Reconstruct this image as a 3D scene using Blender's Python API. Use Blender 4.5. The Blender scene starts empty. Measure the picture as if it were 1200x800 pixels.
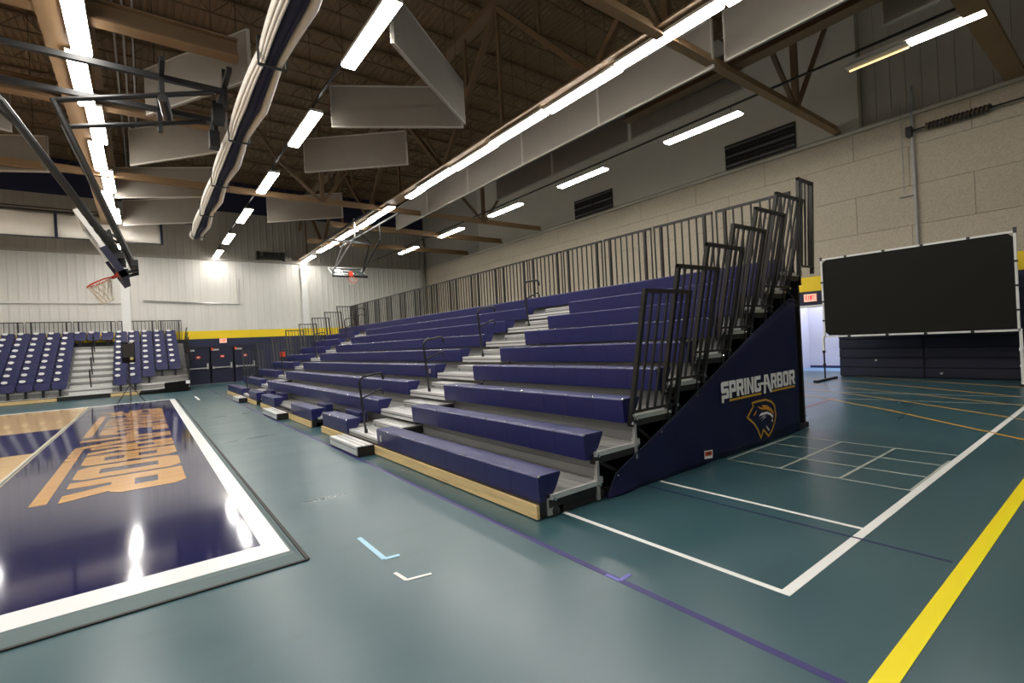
import bpy, math, random
from mathutils import Matrix, Vector
random.seed(7)
SC = bpy.context.scene
COL = SC.collection

# ------------------------------------------------------------------ camera
YAW, PITCH, ROLL, FPX, EYE = math.radians(37.087), math.radians(-0.134), math.radians(-3.016), 570.15, 1.80
fw = Vector((math.sin(YAW)*math.cos(PITCH), math.cos(YAW)*math.cos(PITCH), math.sin(PITCH)))
rt = Vector((math.cos(YAW), -math.sin(YAW), 0)); up = rt.cross(fw)
r2 = rt*math.cos(ROLL)+up*math.sin(ROLL); u2 = up*math.cos(ROLL)-rt*math.sin(ROLL)
cam = bpy.data.cameras.new('camera'); camo = bpy.data.objects.new('camera', cam); COL.objects.link(camo)
cam.sensor_width = 36; cam.lens = FPX*36/1200; cam.clip_end = 300
m = Matrix(((r2.x, u2.x, -fw.x, 0), (r2.y, u2.y, -fw.y, 0), (r2.z, u2.z, -fw.z, EYE), (0, 0, 0, 1)))
camo.matrix_world = m
SC.camera = camo

# ------------------------------------------------------------------ world, exposure, lamps
W = bpy.data.worlds.new('world'); SC.world = W; W.use_nodes = True
W.node_tree.nodes['Background'].inputs[0].default_value = (0.5, 0.55, 0.6, 1)
W.node_tree.nodes['Background'].inputs[1].default_value = 0.02
SC.view_settings.view_transform = 'Standard'; SC.view_settings.look = 'None'
SC.view_settings.gamma = 1; SC.view_settings.use_curve_mapping = False
SC.view_settings.exposure = 0.0
TUBE = 39.0            # emission of the fluorescent diffusers
def area_lamp(name, loc, rot, sx, sy, power, col):
    l = bpy.data.lights.new(name, 'AREA'); l.shape = 'RECTANGLE'; l.size = sx; l.size_y = sy; l.energy = power; l.color = col
    o = bpy.data.objects.new(name, l); COL.objects.link(o); o.location = loc; o.rotation_euler = rot; return o
area_lamp('corridor_light', (21.6, 7.3, 3.1), (0, 0, 0), 2.6, 2.6, 95, (0.86, 0.88, 1.0))

# ------------------------------------------------------------------ materials
def mat(name, col, rough=0.5, metal=0.0, var=0.0, scale=4.0, bump=0.0, bscale=None, stretch=(1, 1, 1), spec=0.5, coat=0.0, emit=None, estr=0.0, rvar=0.0, alpha=None, trans=0.0):
    M = bpy.data.materials.new(name); M.use_nodes = True
    nt = M.node_tree; b = nt.nodes['Principled BSDF']
    b.inputs['Base Color'].default_value = (*col, 1); b.inputs['Roughness'].default_value = rough
    b.inputs['Metallic'].default_value = metal; b.inputs['Specular IOR Level'].default_value = spec
    b.inputs['Coat Weight'].default_value = coat; b.inputs['Coat Roughness'].default_value = 0.05
    b.inputs['Transmission Weight'].default_value = trans
    if emit:
        b.inputs['Emission Color'].default_value = (*emit, 1); b.inputs['Emission Strength'].default_value = estr
    if var or bump or rvar:
        tc = nt.nodes.new('ShaderNodeTexCoord'); mp = nt.nodes.new('ShaderNodeMapping'); mp.inputs['Scale'].default_value = stretch
        nt.links.new(tc.outputs['Object'], mp.inputs['Vector'])
        n = nt.nodes.new('ShaderNodeTexNoise'); n.inputs['Scale'].default_value = scale; n.inputs['Detail'].default_value = 5
        nt.links.new(mp.outputs[0], n.inputs['Vector'])
        if var:
            cr = nt.nodes.new('ShaderNodeMix'); cr.data_type = 'RGBA'
            cr.inputs[6].default_value = (*[c*(1-var) for c in col], 1); cr.inputs[7].default_value = (*[min(1, c*(1+var)) for c in col], 1)
            rmp = nt.nodes.new('ShaderNodeMapRange'); rmp.inputs[1].default_value = 0.3; rmp.inputs[2].default_value = 0.7
            nt.links.new(n.outputs[0], rmp.inputs[0]); nt.links.new(rmp.outputs[0], cr.inputs[0]); nt.links.new(cr.outputs[2], b.inputs['Base Color'])
        if rvar:
            rr = nt.nodes.new('ShaderNodeMapRange'); rr.inputs[1].default_value = 0.3; rr.inputs[2].default_value = 0.7
            rr.inputs[3].default_value = max(0.02, rough-rvar); rr.inputs[4].default_value = rough+rvar
            nt.links.new(n.outputs[0], rr.inputs[0]); nt.links.new(rr.outputs[0], b.inputs['Roughness'])
        if bump:
            n2 = nt.nodes.new('ShaderNodeTexNoise'); n2.inputs['Scale'].default_value = bscale or scale*3; n2.inputs['Detail'].default_value = 3
            nt.links.new(mp.outputs[0], n2.inputs['Vector'])
            bp = nt.nodes.new('ShaderNodeBump'); bp.inputs['Strength'].default_value = bump; bp.inputs['Distance'].default_value = 0.02
            nt.links.new(n2.outputs[0], bp.inputs['Height']); nt.links.new(bp.outputs[0], b.inputs['Normal'])
    return M

def wood_floor(name, c1, c2, rough):
    M = mat(name, c1, rough, coat=0.3); nt = M.node_tree; b = nt.nodes['Principled BSDF']
    tc = nt.nodes.new('ShaderNodeTexCoord'); br = nt.nodes.new('ShaderNodeTexBrick')
    br.inputs['Color1'].default_value = (*c1, 1); br.inputs['Color2'].default_value = (*c2, 1); br.inputs['Mortar'].default_value = (*[c*0.75 for c in c1], 1)
    br.inputs['Scale'].default_value = 1; br.inputs['Brick Width'].default_value = 1.1; br.inputs['Row Height'].default_value = 0.06; br.inputs['Mortar Size'].default_value = 0.0015
    nt.links.new(tc.outputs['Object'], br.inputs['Vector']); nt.links.new(br.outputs['Color'], b.inputs['Base Color'])
    return M

def rubber_floor():
    M = mat('teal_rubber', (0.036, 0.088, 0.095), 0.28, spec=0.75, bump=0); nt = M.node_tree; b = nt.nodes['Principled BSDF']
    tc = nt.nodes.new('ShaderNodeTexCoord'); mp = nt.nodes.new('ShaderNodeMapping'); mp.inputs['Scale'].default_value = (0.35, 1.6, 1); mp.inputs['Rotation'].default_value = (0, 0, 0.5)
    n = nt.nodes.new('ShaderNodeTexNoise'); n.inputs['Scale'].default_value = 1.1; n.inputs['Detail'].default_value = 4; n.inputs['Roughness'].default_value = 0.5
    nt.links.new(tc.outputs['Object'], mp.inputs['Vector']); nt.links.new(mp.outputs[0], n.inputs['Vector'])
    cr = nt.nodes.new('ShaderNodeValToRGB'); cr.color_ramp.elements[0].position = 0.3; cr.color_ramp.elements[1].position = 0.72
    cr.color_ramp.elements[0].color = (0.030, 0.083, 0.101, 1); cr.color_ramp.elements[1].color = (0.043, 0.105, 0.124, 1)
    nt.links.new(n.outputs[0], cr.inputs[0])
    n3 = nt.nodes.new('ShaderNodeTexNoise'); n3.inputs['Scale'].default_value = 2.2; n3.inputs['Detail'].default_value = 3; nt.links.new(mp.outputs[0], n3.inputs['Vector'])
    sr = nt.nodes.new('ShaderNodeMapRange'); sr.inputs[1].default_value = 0.60; sr.inputs[2].default_value = 0.78; sr.inputs[3].default_value = 1.0; sr.inputs[4].default_value = 0.80; nt.links.new(n3.outputs[0], sr.inputs[0])
    vm = nt.nodes.new('ShaderNodeVectorMath'); vm.operation = 'SCALE'; nt.links.new(cr.outputs[0], vm.inputs[0]); nt.links.new(sr.outputs[0], vm.inputs['Scale']); nt.links.new(vm.outputs[0], b.inputs['Base Color'])
    rr = nt.nodes.new('ShaderNodeMapRange'); rr.inputs[1].default_value = 0.3; rr.inputs[2].default_value = 0.7; rr.inputs[3].default_value = 0.27; rr.inputs[4].default_value = 0.34
    nt.links.new(n.outputs[0], rr.inputs[0]); nt.links.new(rr.outputs[0], b.inputs['Roughness'])
    return M

TEAL = rubber_floor()
SEAT = mat('navy_seat_plastic', (0.014, 0.0155, 0.100), 0.36, var=0.10, scale=3, bump=0.05, bscale=120)
NAVYP = mat('navy_paint', (0.007, 0.009, 0.036), 0.55)
NAVYW = mat('navy_wall_paint', (0.014, 0.018, 0.055), 0.6)
VINYL = mat('navy_vinyl', (0.009, 0.012, 0.058), 0.5, var=0.10, scale=1.5, spec=0.3)
STRAP = mat('navy_mesh_band', (0.012, 0.016, 0.05), 0.7)
YEL = mat('yellow_paint', (0.90, 0.64, 0.01), 0.5)
WHT = mat('white_paint', (0.78, 0.78, 0.76), 0.45)
METW = mat('white_metal_siding', (0.68, 0.665, 0.62), 0.45, var=0.05, scale=1.2, stretch=(1, 1, 0.15))
METG = mat('grey_metal_siding', (0.36, 0.335, 0.29), 0.5, var=0.06, scale=1.2, stretch=(1, 1, 0.15))
SMOO = mat('smooth_grey_wall', (0.50, 0.465, 0.40), 0.6, var=0.03, scale=1)
TECT = mat('beige_fibre_panel', (0.45, 0.395, 0.305), 0.85, var=0.13, scale=22, bump=0.5, bscale=60)
TECB = mat('panel_joint_board', (0.36, 0.32, 0.25), 0.9)
ALU = mat('ribbed_aluminium', (0.78, 0.78, 0.77), 0.34, metal=0.5, var=0.06, scale=5, stretch=(6, 0.3, 1))
GROOVE = mat('tread_groove_grey', (0.16, 0.16, 0.16), 0.5, metal=0.4)
GALV = mat('grey_deck_sheet', (0.34, 0.34, 0.33), 0.45, metal=0.25, var=0.10, scale=3, stretch=(1, 0.3, 1))
BLK = mat('black_steel', (0.012, 0.012, 0.013), 0.4)
MATB = mat('matte_black', (0.006, 0.006, 0.006), 0.9, spec=0.15)
RAIL = mat('charcoal_rail_paint', (0.020, 0.019, 0.018), 0.35)
DARKU = mat('dark_understructure', (0.015, 0.014, 0.013), 0.6)
PINE = mat('pine_board', (0.74, 0.54, 0.26), 0.55, var=0.16, scale=2.5, stretch=(8, 0.6, 8))
TAN = mat('tan_steel_primer', (0.25, 0.155, 0.075), 0.6, var=0.08, scale=1)
BRN = mat('brown_steel', (0.16, 0.100, 0.053), 0.6, var=0.08, scale=1)
DECK = mat('brown_roof_deck', (0.19, 0.122, 0.064), 0.65, var=0.06, scale=1)
BAF = mat('fabric_baffle', (0.235, 0.212, 0.182), 0.8, var=0.04, scale=2, bump=0.1, bscale=3)
BAFE = mat('baffle_edge', (0.42, 0.39, 0.34), 0.6)
CURW = mat('white_curtain_vinyl', (0.82, 0.79, 0.72), 0.5, var=0.04, scale=2, bump=0.35, bscale=2.5)
CHROM = mat('bright_steel', (0.75, 0.75, 0.75), 0.2, metal=0.9)
ZINC = mat('zinc_pipe', (0.55, 0.54, 0.52), 0.35, metal=0.6)
SCR = mat('grey_screen_fabric', (0.019, 0.0185, 0.016), 0.9, spec=0.12)
RED = mat('orange_red_rim', (0.75, 0.07, 0.02), 0.4)
NET = mat('white_net_cord', (0.75, 0.70, 0.60), 0.8)
GLASSD = mat('dusky_backboard_glass', (0.22, 0.27, 0.255), 0.15, trans=0.75, spec=0.15)
GLASS = mat('backboard_glass', (0.85, 0.95, 0.92), 0.05, trans=0.9)
LETTAN = wood_floor('lettering_stained_maple', (0.60, 0.30, 0.085), (0.68, 0.37, 0.12), 0.14)
MAPLE = wood_floor('maple_planks', (0.70, 0.46, 0.185), (0.76, 0.52, 0.24), 0.16)
COURTN = mat('court_navy_paint', (0.014, 0.015, 0.078), 0.09, coat=0.3, bump=0.006, bscale=2.5, stretch=(0.5, 2.5, 1))
COURTW = mat('court_white_paint', (0.82, 0.82, 0.82), 0.3)
LETW = mat('white_print', (0.95, 0.95, 0.95), 0.6)
LETG = mat('gold_print', (0.72, 0.40, 0.03), 0.6)
LW = mat('line_white', (0.88, 0.88, 0.85), 0.4)
LWT = mat('line_thin_cream', (0.42, 0.46, 0.40), 0.45)
LP = mat('line_purple', (0.030, 0.020, 0.15), 0.4)
LB = mat('line_navy', (0.020, 0.026, 0.10), 0.4)
LY = mat('line_yellow', (0.95, 0.78, 0.0), 0.4)
LO = mat('line_orange', (0.62, 0.33, 0.03), 0.4)
LG = mat('line_grey', (0.25, 0.28, 0.27), 0.4)
LR = mat('line_red', (0.36, 0.06, 0.06), 0.4)
TPB = mat('tape_pale_blue', (0.42, 0.68, 0.85), 0.5)
TPV = mat('tape_lilac', (0.16, 0.16, 0.50), 0.5)
LAMPW = mat('diffuser_glow', (0.9, 0.9, 0.9), 0.5, emit=(1.0, 0.96, 0.895), estr=TUBE)
LAMPDIM = mat('failing_tube_glow', (0.8, 0.75, 0.6), 0.5, emit=(1.0, 0.62, 0.25), estr=2.2)
HOUS = mat('fixture_housing', (0.62, 0.60, 0.56), 0.5)
EXITF = mat('exit_face', (0.8, 0.55, 0.45), 0.5, emit=(1.0, 0.50, 0.35), estr=0.55)
EXITR = mat('exit_letters', (0.7, 0.02, 0.02), 0.5, emit=(1.0, 0.04, 0.03), estr=0.8)
ALC = mat('corridor_paint', (0.72, 0.71, 0.80), 0.6)
BLUF = mat('blue_floor_mat', (0.20, 0.36, 0.55), 0.4)

# ------------------------------------------------------------------ mesh helpers
class MB:
    def __init__(s): s.v = []; s.f = []; s.mi = []
    def poly(s, pts, mi=0):
        n = len(s.v); s.v += [tuple(p) for p in pts]; s.f.append(tuple(range(n, n+len(pts)))); s.mi.append(mi); return s
    def hexa(s, p, mi=0):      # 8 points: bottom loop then top loop
        n = len(s.v); s.v += [tuple(q) for q in p]
        for f in ((3, 2, 1, 0), (4, 5, 6, 7), (0, 1, 5, 4), (1, 2, 6, 5), (2, 3, 7, 6), (3, 0, 4, 7)):
            s.f.append(tuple(n+i for i in f)); s.mi.append(mi)
        return s
    def box(s, x0, x1, y0, y1, z0, z1, mi=0):
        return s.hexa([(x0, y0, z0), (x1, y0, z0), (x1, y1, z0), (x0, y1, z0), (x0, y0, z1), (x1, y0, z1), (x1, y1, z1), (x0, y1, z1)], mi)
    def bar(s, a, b, w, h=None, mi=0):   # rectangular bar between two points
        a = Vector(a); b = Vector(b); d = (b-a).normalized(); h = h or w
        t = Vector((0, 0, 1)) if abs(d.z) < 0.95 else Vector((0, 1, 0))
        u = d.cross(t).normalized()*(w/2); v = u.cross(d).normalized()*(h/2)
        return s.hexa([a-u-v, a+u-v, a+u+v, a-u+v, b-u-v, b+u-v, b+u+v, b-u+v], mi)
    def tube(s, pts, r, n=6, mi=0, closed=False):
        pts = [Vector(p) for p in pts]; N = len(pts); base = len(s.v)
        for i, p in enumerate(pts):
            if closed: d = pts[(i+1) % N]-pts[i-1]
            else: d = pts[min(i+1, N-1)]-pts[max(i-1, 0)]
            d.normalize()
            t = Vector((0, 0, 1)) if abs(d.z) < 0.95 else Vector((0, 1, 0))
            u = d.cross(t).normalized(); v = u.cross(d).normalized()
            rr = r[i] if isinstance(r, (list, tuple)) else r
            for k in range(n):
                a = 2*math.pi*k/n; s.v.append(tuple(p+u*(math.cos(a)*rr)+v*(math.sin(a)*rr)))
        for i in range(N if closed else N-1):
            j = (i+1) % N
            for k in range(n):
                k2 = (k+1) % n
                s.f.append((base+i*n+k, base+i*n+k2, base+j*n+k2, base+j*n+k)); s.mi.append(mi)
        if not closed:
            s.f.append(tuple(base+k for k in range(n-1, -1, -1))); s.mi.append(mi)
            s.f.append(tuple(base+(N-1)*n+k for k in range(n))); s.mi.append(mi)
        return s
    def prism_y(s, prof, y0, y1, mi=0):   # profile of (x,z) swept along y
        n = len(s.v); k = len(prof)
        s.v += [(x, y0, z) for x, z in prof]+[(x, y1, z) for x, z in prof]
        for i in range(k):
            j = (i+1) % k; s.f.append((n+i, n+j, n+k+j, n+k+i)); s.mi.append(mi)
        s.f.append(tuple(n+i for i in range(k-1, -1, -1))); s.mi.append(mi)
        s.f.append(tuple(n+k+i for i in range(k))); s.mi.append(mi)
        return s
    def mesh(s, name, mats):
        me = bpy.data.meshes.new(name); me.from_pydata(s.v, [], s.f)
        for mm in (mats if isinstance(mats, (list, tuple)) else [mats]): me.materials.append(mm)
        if any(s.mi): me.polygons.foreach_set('material_index', s.mi)
        me.update(); return me
    def build(s, name, mats, parent=None, loc=None, smooth=False):
        me = s.mesh(name, mats)
        if smooth: me.polygons.foreach_set('use_smooth', [True]*len(me.polygons))
        return link(name, me, parent, loc)

def link(name, me, parent=None, loc=None):
    o = bpy.data.objects.new(name, me); COL.objects.link(o)
    if parent: o.parent = parent
    if loc: o.location = loc
    return o
def thing(name, label, cat, loc=(0, 0, 0), group=None):
    o = bpy.data.objects.new(name, None); COL.objects.link(o); o.location = loc; o.empty_display_size = 0.2
    return tag(o, label, cat, group)
def tag(o, label, cat, group=None):
    o['label'] = label; o['category'] = cat
    if group: o['group'] = group
    return o
def struct(o): o['kind'] = 'structure'; return o
def stuff(o): o['kind'] = 'stuff'; return o
def fixnormals(o):
    import bmesh
    b = bmesh.new(); b.from_mesh(o.data); bmesh.ops.recalc_face_normals(b, faces=b.faces); b.to_mesh(o.data); b.free(); return o
def fixup(o):
    for p in o.data.polygons:
        if p.normal.z < 0: p.flip()
    return o
ORD = ['first', 'second', 'third', 'fourth', 'fifth', 'sixth', 'seventh', 'eighth', 'ninth', 'tenth', 'eleventh', 'twelfth', 'thirteenth', 'fourteenth', 'fifteenth', 'sixteenth']

XW, YF, ZB, ZR = 19.3, 37.3, 8.1, 13.5      # side wall, far wall, wall break, roof deck
XL, YB = -22.0, -8.0

# ------------------------------------------------------------------ floor and its painted lines
floor = struct(MB().box(XL, 22.6, YB, YF+0.3, -0.2, 0).build('floor', TEAL))
def line(a, b, w, m):
    a = Vector((*a, 0)); b = Vector((*b, 0)); d = (b-a).normalized(); n = Vector((-d.y, d.x, 0))*(w/2)
    z = Vector((0, 0, 0.0012)); lift = Vector((0, 0, 0.0012+0.0004*line.k)); line.k = (line.k+1) % 6
    mb = MB(); mb.hexa([a-n, a+n, b+n, b-n, a-n+lift, a+n+lift, b+n+lift, b-n+lift]); return mb.build('painted_line', m, floor)
line.k = 0
line((2.71, YB), (2.71, 31.6), 0.055, LP)
line((3.38, 1.53), (3.38, 3.9), 0.05, LW); line((4.92, 1.55), (4.92, 3.9), 0.045, LW)
line((3.355, 1.557), (XW, 1.557), 0.07, LW)
line((-1.0, 0.868), (XW, 0.868), 0.10, LY)
line((4.67, 0.95), (4.67, 3.9), 0.03, LB)
for x in (6.37, 7.02, 7.69, 8.37): line((x, 1.59), (x, 3.62), 0.028, LWT)
for y in (2.26, 2.925, 3.62): line((6.37, y), (8.37, y), 0.03, LWT)
line((8.0, 1.60), (6.37, 1.60), 0.04, LWT)
line((10.6, 4.65), (13.2, 4.68), 0.045, LR)
def arc(pts, w, m):
    for a, b in zip(pts, pts[1:]): line(a, b, w, m)
arc([(14.9, 7.6), (13.7, 5.74), (11.9, 3.3), (9.95, 1.18), (8.9, 0.2)], 0.05, LO)
arc([(16.3, 8.2), (15.23, 6.38), (13.7, 3.9), (11.93, 1.5), (10.9, 0.3)], 0.05, LO)
arc([(16.6, 7.5), (15.62, 5.52), (14.7, 3.5), (13.67, 1.6), (13.0, 0.4)], 0.045, LO)
arc([(17.9, 7.2), (17.33, 5.88), (16.3, 3.9), (15.07, 1.75), (14.4, 0.6)], 0.045, LO)
arc([(18.9, 6.3), (18.28, 4.83), (17.0, 1.97), (16.5, 0.9)], 0.045, LO)
line((12.7, 7.4), (13.9, 1.0), 0.05, LG); line((14.0, 7.6), (15.1, 1.6), 0.05, LG)
line((1.76, 24.2), (1.76, 26.6), 0.06, LW)

# tape marks on the floor
def tape(pts, w, m, label):
    mb = MB()
    for i, (a, b) in enumerate(zip(pts, pts[1:])):
        a = Vector((*a, 0)); b = Vector((*b, 0)); d = (b-a).normalized(); n = Vector((-d.y, d.x, 0))*(w/2); l = Vector((0, 0, 0.003+0.001*i)); z0 = Vector((0, 0, 0.0005))
        mb.hexa([a-n+z0, a+n+z0, b+n+z0, b-n+z0, a-n+l, a+n+l, b+n+l, b-n+l])
    tag(mb.build('floor_tape', m), label, 'tape')
tape([(1.55, 4.63), (1.553, 4.01), (1.68, 3.99)], 0.045, TPB, 'pale blue tape corner mark on the open teal floor')
tape([(1.515, 3.71), (1.533, 3.53), (1.725, 3.49)], 0.03, LW, 'small white tape corner mark on the open teal floor')
tape([(2.70, 2.55), (2.70, 2.42), (2.83, 2.43)], 0.035, TPV, 'faded lilac tape corner mark stuck over the purple line')

# ------------------------------------------------------------------ far wall
def ribbed(y, x0, x1, z0, z1, pitch, depth, into):   # vertical ribs on a wall across x, facing -y
    mb = MB(); x = x0
    while x < x1-1e-6:
        e = min(x+pitch, x1); a = x+pitch*0.62; b = x+pitch*0.70; c = x+pitch*0.92
        xs = [(x, 0), (a, 0), (b, -depth), (c, -depth), (e, 0)]
        for (p, dp), (q, dq) in zip(xs, xs[1:]):
            mb.poly([(p, y+dp, z0), (q, y+dq, z0), (q, y+dq, z1), (p, y+dp, z1)])
        x = e
    return mb
wf = struct(MB().box(XL, XW+0.3, YF+0.06, YF+0.3, 0, ZR+0.3).build('wall_far', METG))
MB().box(XL, XW, YF, YF+0.06, 0, 2.95).build('navy_band', NAVYW, wf)
MB().box(XL, XW, YF-0.012, YF+0.06, 2.95, 3.47).build('yellow_band', YEL, wf)
ribbed(YF, XL, XW, 3.47, ZB, 0.40, 0.014, -1).build('metal_siding', METW, wf)
ribbed(YF+0.02, XL, XW, ZB, 11.4, 0.40, 0.016, -1).build('upper_siding', METG, wf)
MB().box(XL, XW, YF, YF+0.06, 11.4, ZR).build('upper_navy_band', NAVYW, wf)
struct(MB().box(XL, XW, YF-0.14, YF+0.02, ZB, ZB+0.16).build('trim_1', METG))          # ledge at the break
struct(MB().box(XL, -0.95, YF-0.10, YF, 5.22, 5.36).build('trim_2', METW))
for i, (x, w, z1) in enumerate(((9.45, 0.42, ZB), (-0.75, 0.42, ZB))):
    c = MB(); c.box(x-w/2, x+w/2, YF-0.30, YF-0.27, 0.0 if i else 3.47, z1).box(x-0.03, x+0.03, YF-0.27, YF-0.03, 3.47, z1).box(x-w/2, x+w/2, YF-0.03, YF, 3.47, z1)
    struct(c.build('trim_%d' % (3+i), WHT))
struct(MB().box(XW-.45, XW-.2, YF-.3, YF-.05, 3.5, 11.0).build('trim_6', METG))
# thin conduits on the far wall
cd = MB(); cd.tube([(0.1, YF-0.06, 5.42), (5.25, YF-0.06, 5.2)], 0.035); cd.tube([(5.25, YF-0.06, 5.2), (5.28, YF-0.06, 6.9)], 0.03); cd.tube([(0.1, YF-0.06, 5.32), (3.6, YF-0.06, 5.2)], 0.02)
tag(cd.build('wall_conduit', ZINC), 'thin bent steel conduit on the white far wall', 'conduit')
bk = MB()
bk.box(6.5, 8.2, YF-0.3, YF-0.02, 8.36, 8.46).box(6.45, 6.62, YF-.34, YF-.02, 8.3, 8.85).box(8.05, 8.22, YF-.34, YF-.02, 8.3, 8.85).box(6.9, 7.8, YF-.38, YF-.02, 8.42, 8.8)
tag(bk.build('wall_heater', BLK), 'dark heater unit high on the far wall above the white siding', 'heater')
# doors on the far wall
DX = [2.08, 3.42, 4.76, 6.1]
struct(MB().box(DX[0]-0.16, DX[3]+0.14, YF-0.05, YF, 2.36, 2.5).build('trim_5', NAVYP))
for i in range(3):
    x0, x1 = DX[i]+0.04, DX[i+1]-0.04
    d = struct(MB().box(x0, x1, YF-0.07, YF, 0.01, 2.34).build('door_%d' % (i+1), NAVYP))
    fr = MB(); fr.box(DX[i]-0.03, x0, YF-0.11, YF, 0, 2.36).box(x1, DX[i+1]+0.03, YF-0.11, YF, 0, 2.36).box(x0, x1, YF-0.11, YF, 2.34, 2.38); fr.build('door_frame', BLK, d)
    pb = MB(); pb.bar((x0+0.08, YF-0.16, 1.05), (x1-0.12, YF-0.16, 1.05), 0.05, 0.07); pb.box(x0+0.06, x0+0.16, YF-0.19, YF-0.06, 0.98, 1.13); pb.box(x1-0.18, x1-0.08, YF-0.19, YF-0.06, 0.98, 1.35)
    pb.build('push_bar', ZINC, d)
    s = MB(); s.box(x0+0.52, x0+0.76, YF-0.085, YF-0.07, 1.68, 1.84); s.build('red_sign', RED, d)
    MB().box(x0+0.60, x0+0.68, YF-0.09, YF-0.085, 1.72, 1.80).build('sign_letter', LETW, d)
    MB().box(x0+0.05, x0+0.45, YF-0.16, YF-0.07, 2.16, 2.27).build('door_closer', ZINC, d)
    MB().box(x0+0.02, x0+0.16, YF-0.17, YF-0.09, 2.2, 2.34).build('magnetic_holder', RED, d)
    MB().box(DX[i], DX[i+1], YF-0.2, YF, 0, 0.012).build('door_sill', ZINC, d)
def text_poly(mb, word, x, z, h, w, gap, fn, mi=0):
    for ch in word:
        for q in GLY[ch]: mb.poly([fn(x+px*w, z+pz*h) for px, pz in q], mi)
        x += w+gap
def R_(x0, z0, x1, z1): return [(x0, z0), (x1, z0), (x1, z1), (x0, z1)]
# blocky glyphs on a unit cell, union of convex pieces
GLY = {
 'E': [R_(0, 0, .3, 1), R_(.3, 0, 1, .2), R_(.3, .4, .85, .6), R_(.3, .8, 1, 1)],
 'X': [[(0, 0), (.3, 0), (1, 1), (.7, 1)], [(.7, 0), (1, 0), (.3, 1), (0, 1)]],
 'T': [R_(.35, 0, .65, .8), R_(0, .8, 1, 1)],
 'I': [R_(0, 0, 1, 1)],
 'S': [[(0, 1-.28), (.33, 1-.28), (1, 1-.28), (1, 1), (.14, 1), (0, .9)], R_(0, .42, .33, .74), [(0, .42), (.12, .32), (1, .36), (.9, .60), (.33, .60)], [(.66, -.02), (1, .08), (1, .5), (.66, .45)], [(.30, .22), (.30, 0), (.9, 0), (1, .1), (1, .22)], [(.02, .22), (.30, .22), (.30, -.2), (.24, -.22), (.02, -.22)]],
 'P': [R_(0, -.02, .34, 1), [(.34, .76), (.34, 1), (.88, 1), (1, .9), (1, .76)], R_(.68, .5, 1, .78), [(.34, .3), (.88, .3), (1, .4), (1, .54), (.34, .54)]],
 'R': [R_(0, 0, .34, 1), [(.34, .76), (.34, 1), (.88, 1), (1, .9), (1, .76)], R_(.68, .52, 1, .78), [(.34, .36), (.88, .36), (1, .46), (1, .56), (.34, .56)], [(.68, 0), (1.04, 0), (.80, .40), (.46, .40)]],
 'N': [R_(0, 0, .3, 1), R_(.7, 0, 1, 1), [(.3, .7), (.3, 1), (.7, .34), (.7, 0)]],
 'G': [[(0, .1), (.14, 0), (.34, 0), (.34, 1), (.14, 1), (0, .9)], R_(.34, .76, 1, 1), [(.34, 0), (.9, 0), (1, .1), (1, .24), (.34, .24)], R_(.68, .2, 1, .54), R_(.52, .38, .7, .54)],
 'A': [[(.16, -.2), (.40, -.2), (.52, 1), (.28, 1)], [(.50, .80), (.74, .80), (.74, 1), (.50, 1)], [(.80, 0), (1.06, 0), (.74, 1), (.50, 1)], [(-.14, .56), (-.10, .40), (.80, .32), (.80, .50)], [(.62, .30), (.92, -.2), (1.14, -.2), (1.0, .12), (.84, .40)]],
 'B': [R_(0, 0, .34, 1), [(.34, .78), (.34, 1), (.84, 1), (.96, .9), (.96, .78)], R_(.66, .56, .96, .8), R_(.34, .42, .92, .58), R_(.68, .2, 1, .46), [(.34, 0), (.88, 0), (1, .1), (1, .22), (.34, .22)]],
 'O': [[(0, .1), (.14, 0), (.34, 0), (.34, 1), (.14, 1), (0, .9)], [(.66, 0), (.86, 0), (1, .1), (1, .9), (.86, 1), (.66, 1)], R_(.34, 0, .66, .22), R_(.34, .78, .66, 1)],
}
WORD = [('S', 0, .20), ('P', .215, .40), ('R', .415, .61), ('I', .632, .69), ('N', .71, .905), ('G', .925, 1.13), ('A', 1.165, 1.435), ('R', 1.455, 1.635), ('B', 1.655, 1.845), ('O', 1.868, 2.06), ('R', 2.08, 2.29)]
def wordmark(fn, cap=0.24):
    out = []
    for ch, x0, x1 in WORD:
        mb = MB()
        for i, q in enumerate(GLY[ch]): mb.poly([fn(x0+px*(x1-x0), pz*cap, i*0.0003) for px, pz in q])
        out.append(mb)
    bar = MB()
    bar.poly([fn(*p, 0) for p in ((.205, -.02), (1.13, -.02), (1.13, -.05), (.205, -.05))])
    bar.poly([fn(*p, 0) for p in ((1.47, -.02), (2.28, -.02), (2.28, -.05), (1.47, -.05))])
    return out, bar
es = thing('exit_sign', 'small lit exit sign above the navy double doors on the far wall', 'sign', (4.2, YF-0.08, 2.78))
MB().box(-0.2, 0.2, 0, 0.07, -0.13, 0.15).build('sign_box', EXITF, es)
e = MB(); text_poly(e, 'EXIT', -0.15, -0.07, 0.16, 0.06, 0.02, lambda x, z: (x, -0.004, z)); e.build('sign_lettering', EXITR, es)
# small boxes on the navy wall behind the bleacher end rails
tag(MB().box(7.6, 7.95, YF-0.12, YF, 1.5, 1.85).build('fire_alarm_pull', RED), 'small red alarm pull box on the navy far wall', 'alarm')
tag(MB().box(9.0, 9.3, YF-0.12, YF, 1.55, 1.95).build('wall_switch_box', WHT), 'small white switch box on the navy far wall', 'switch')

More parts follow.
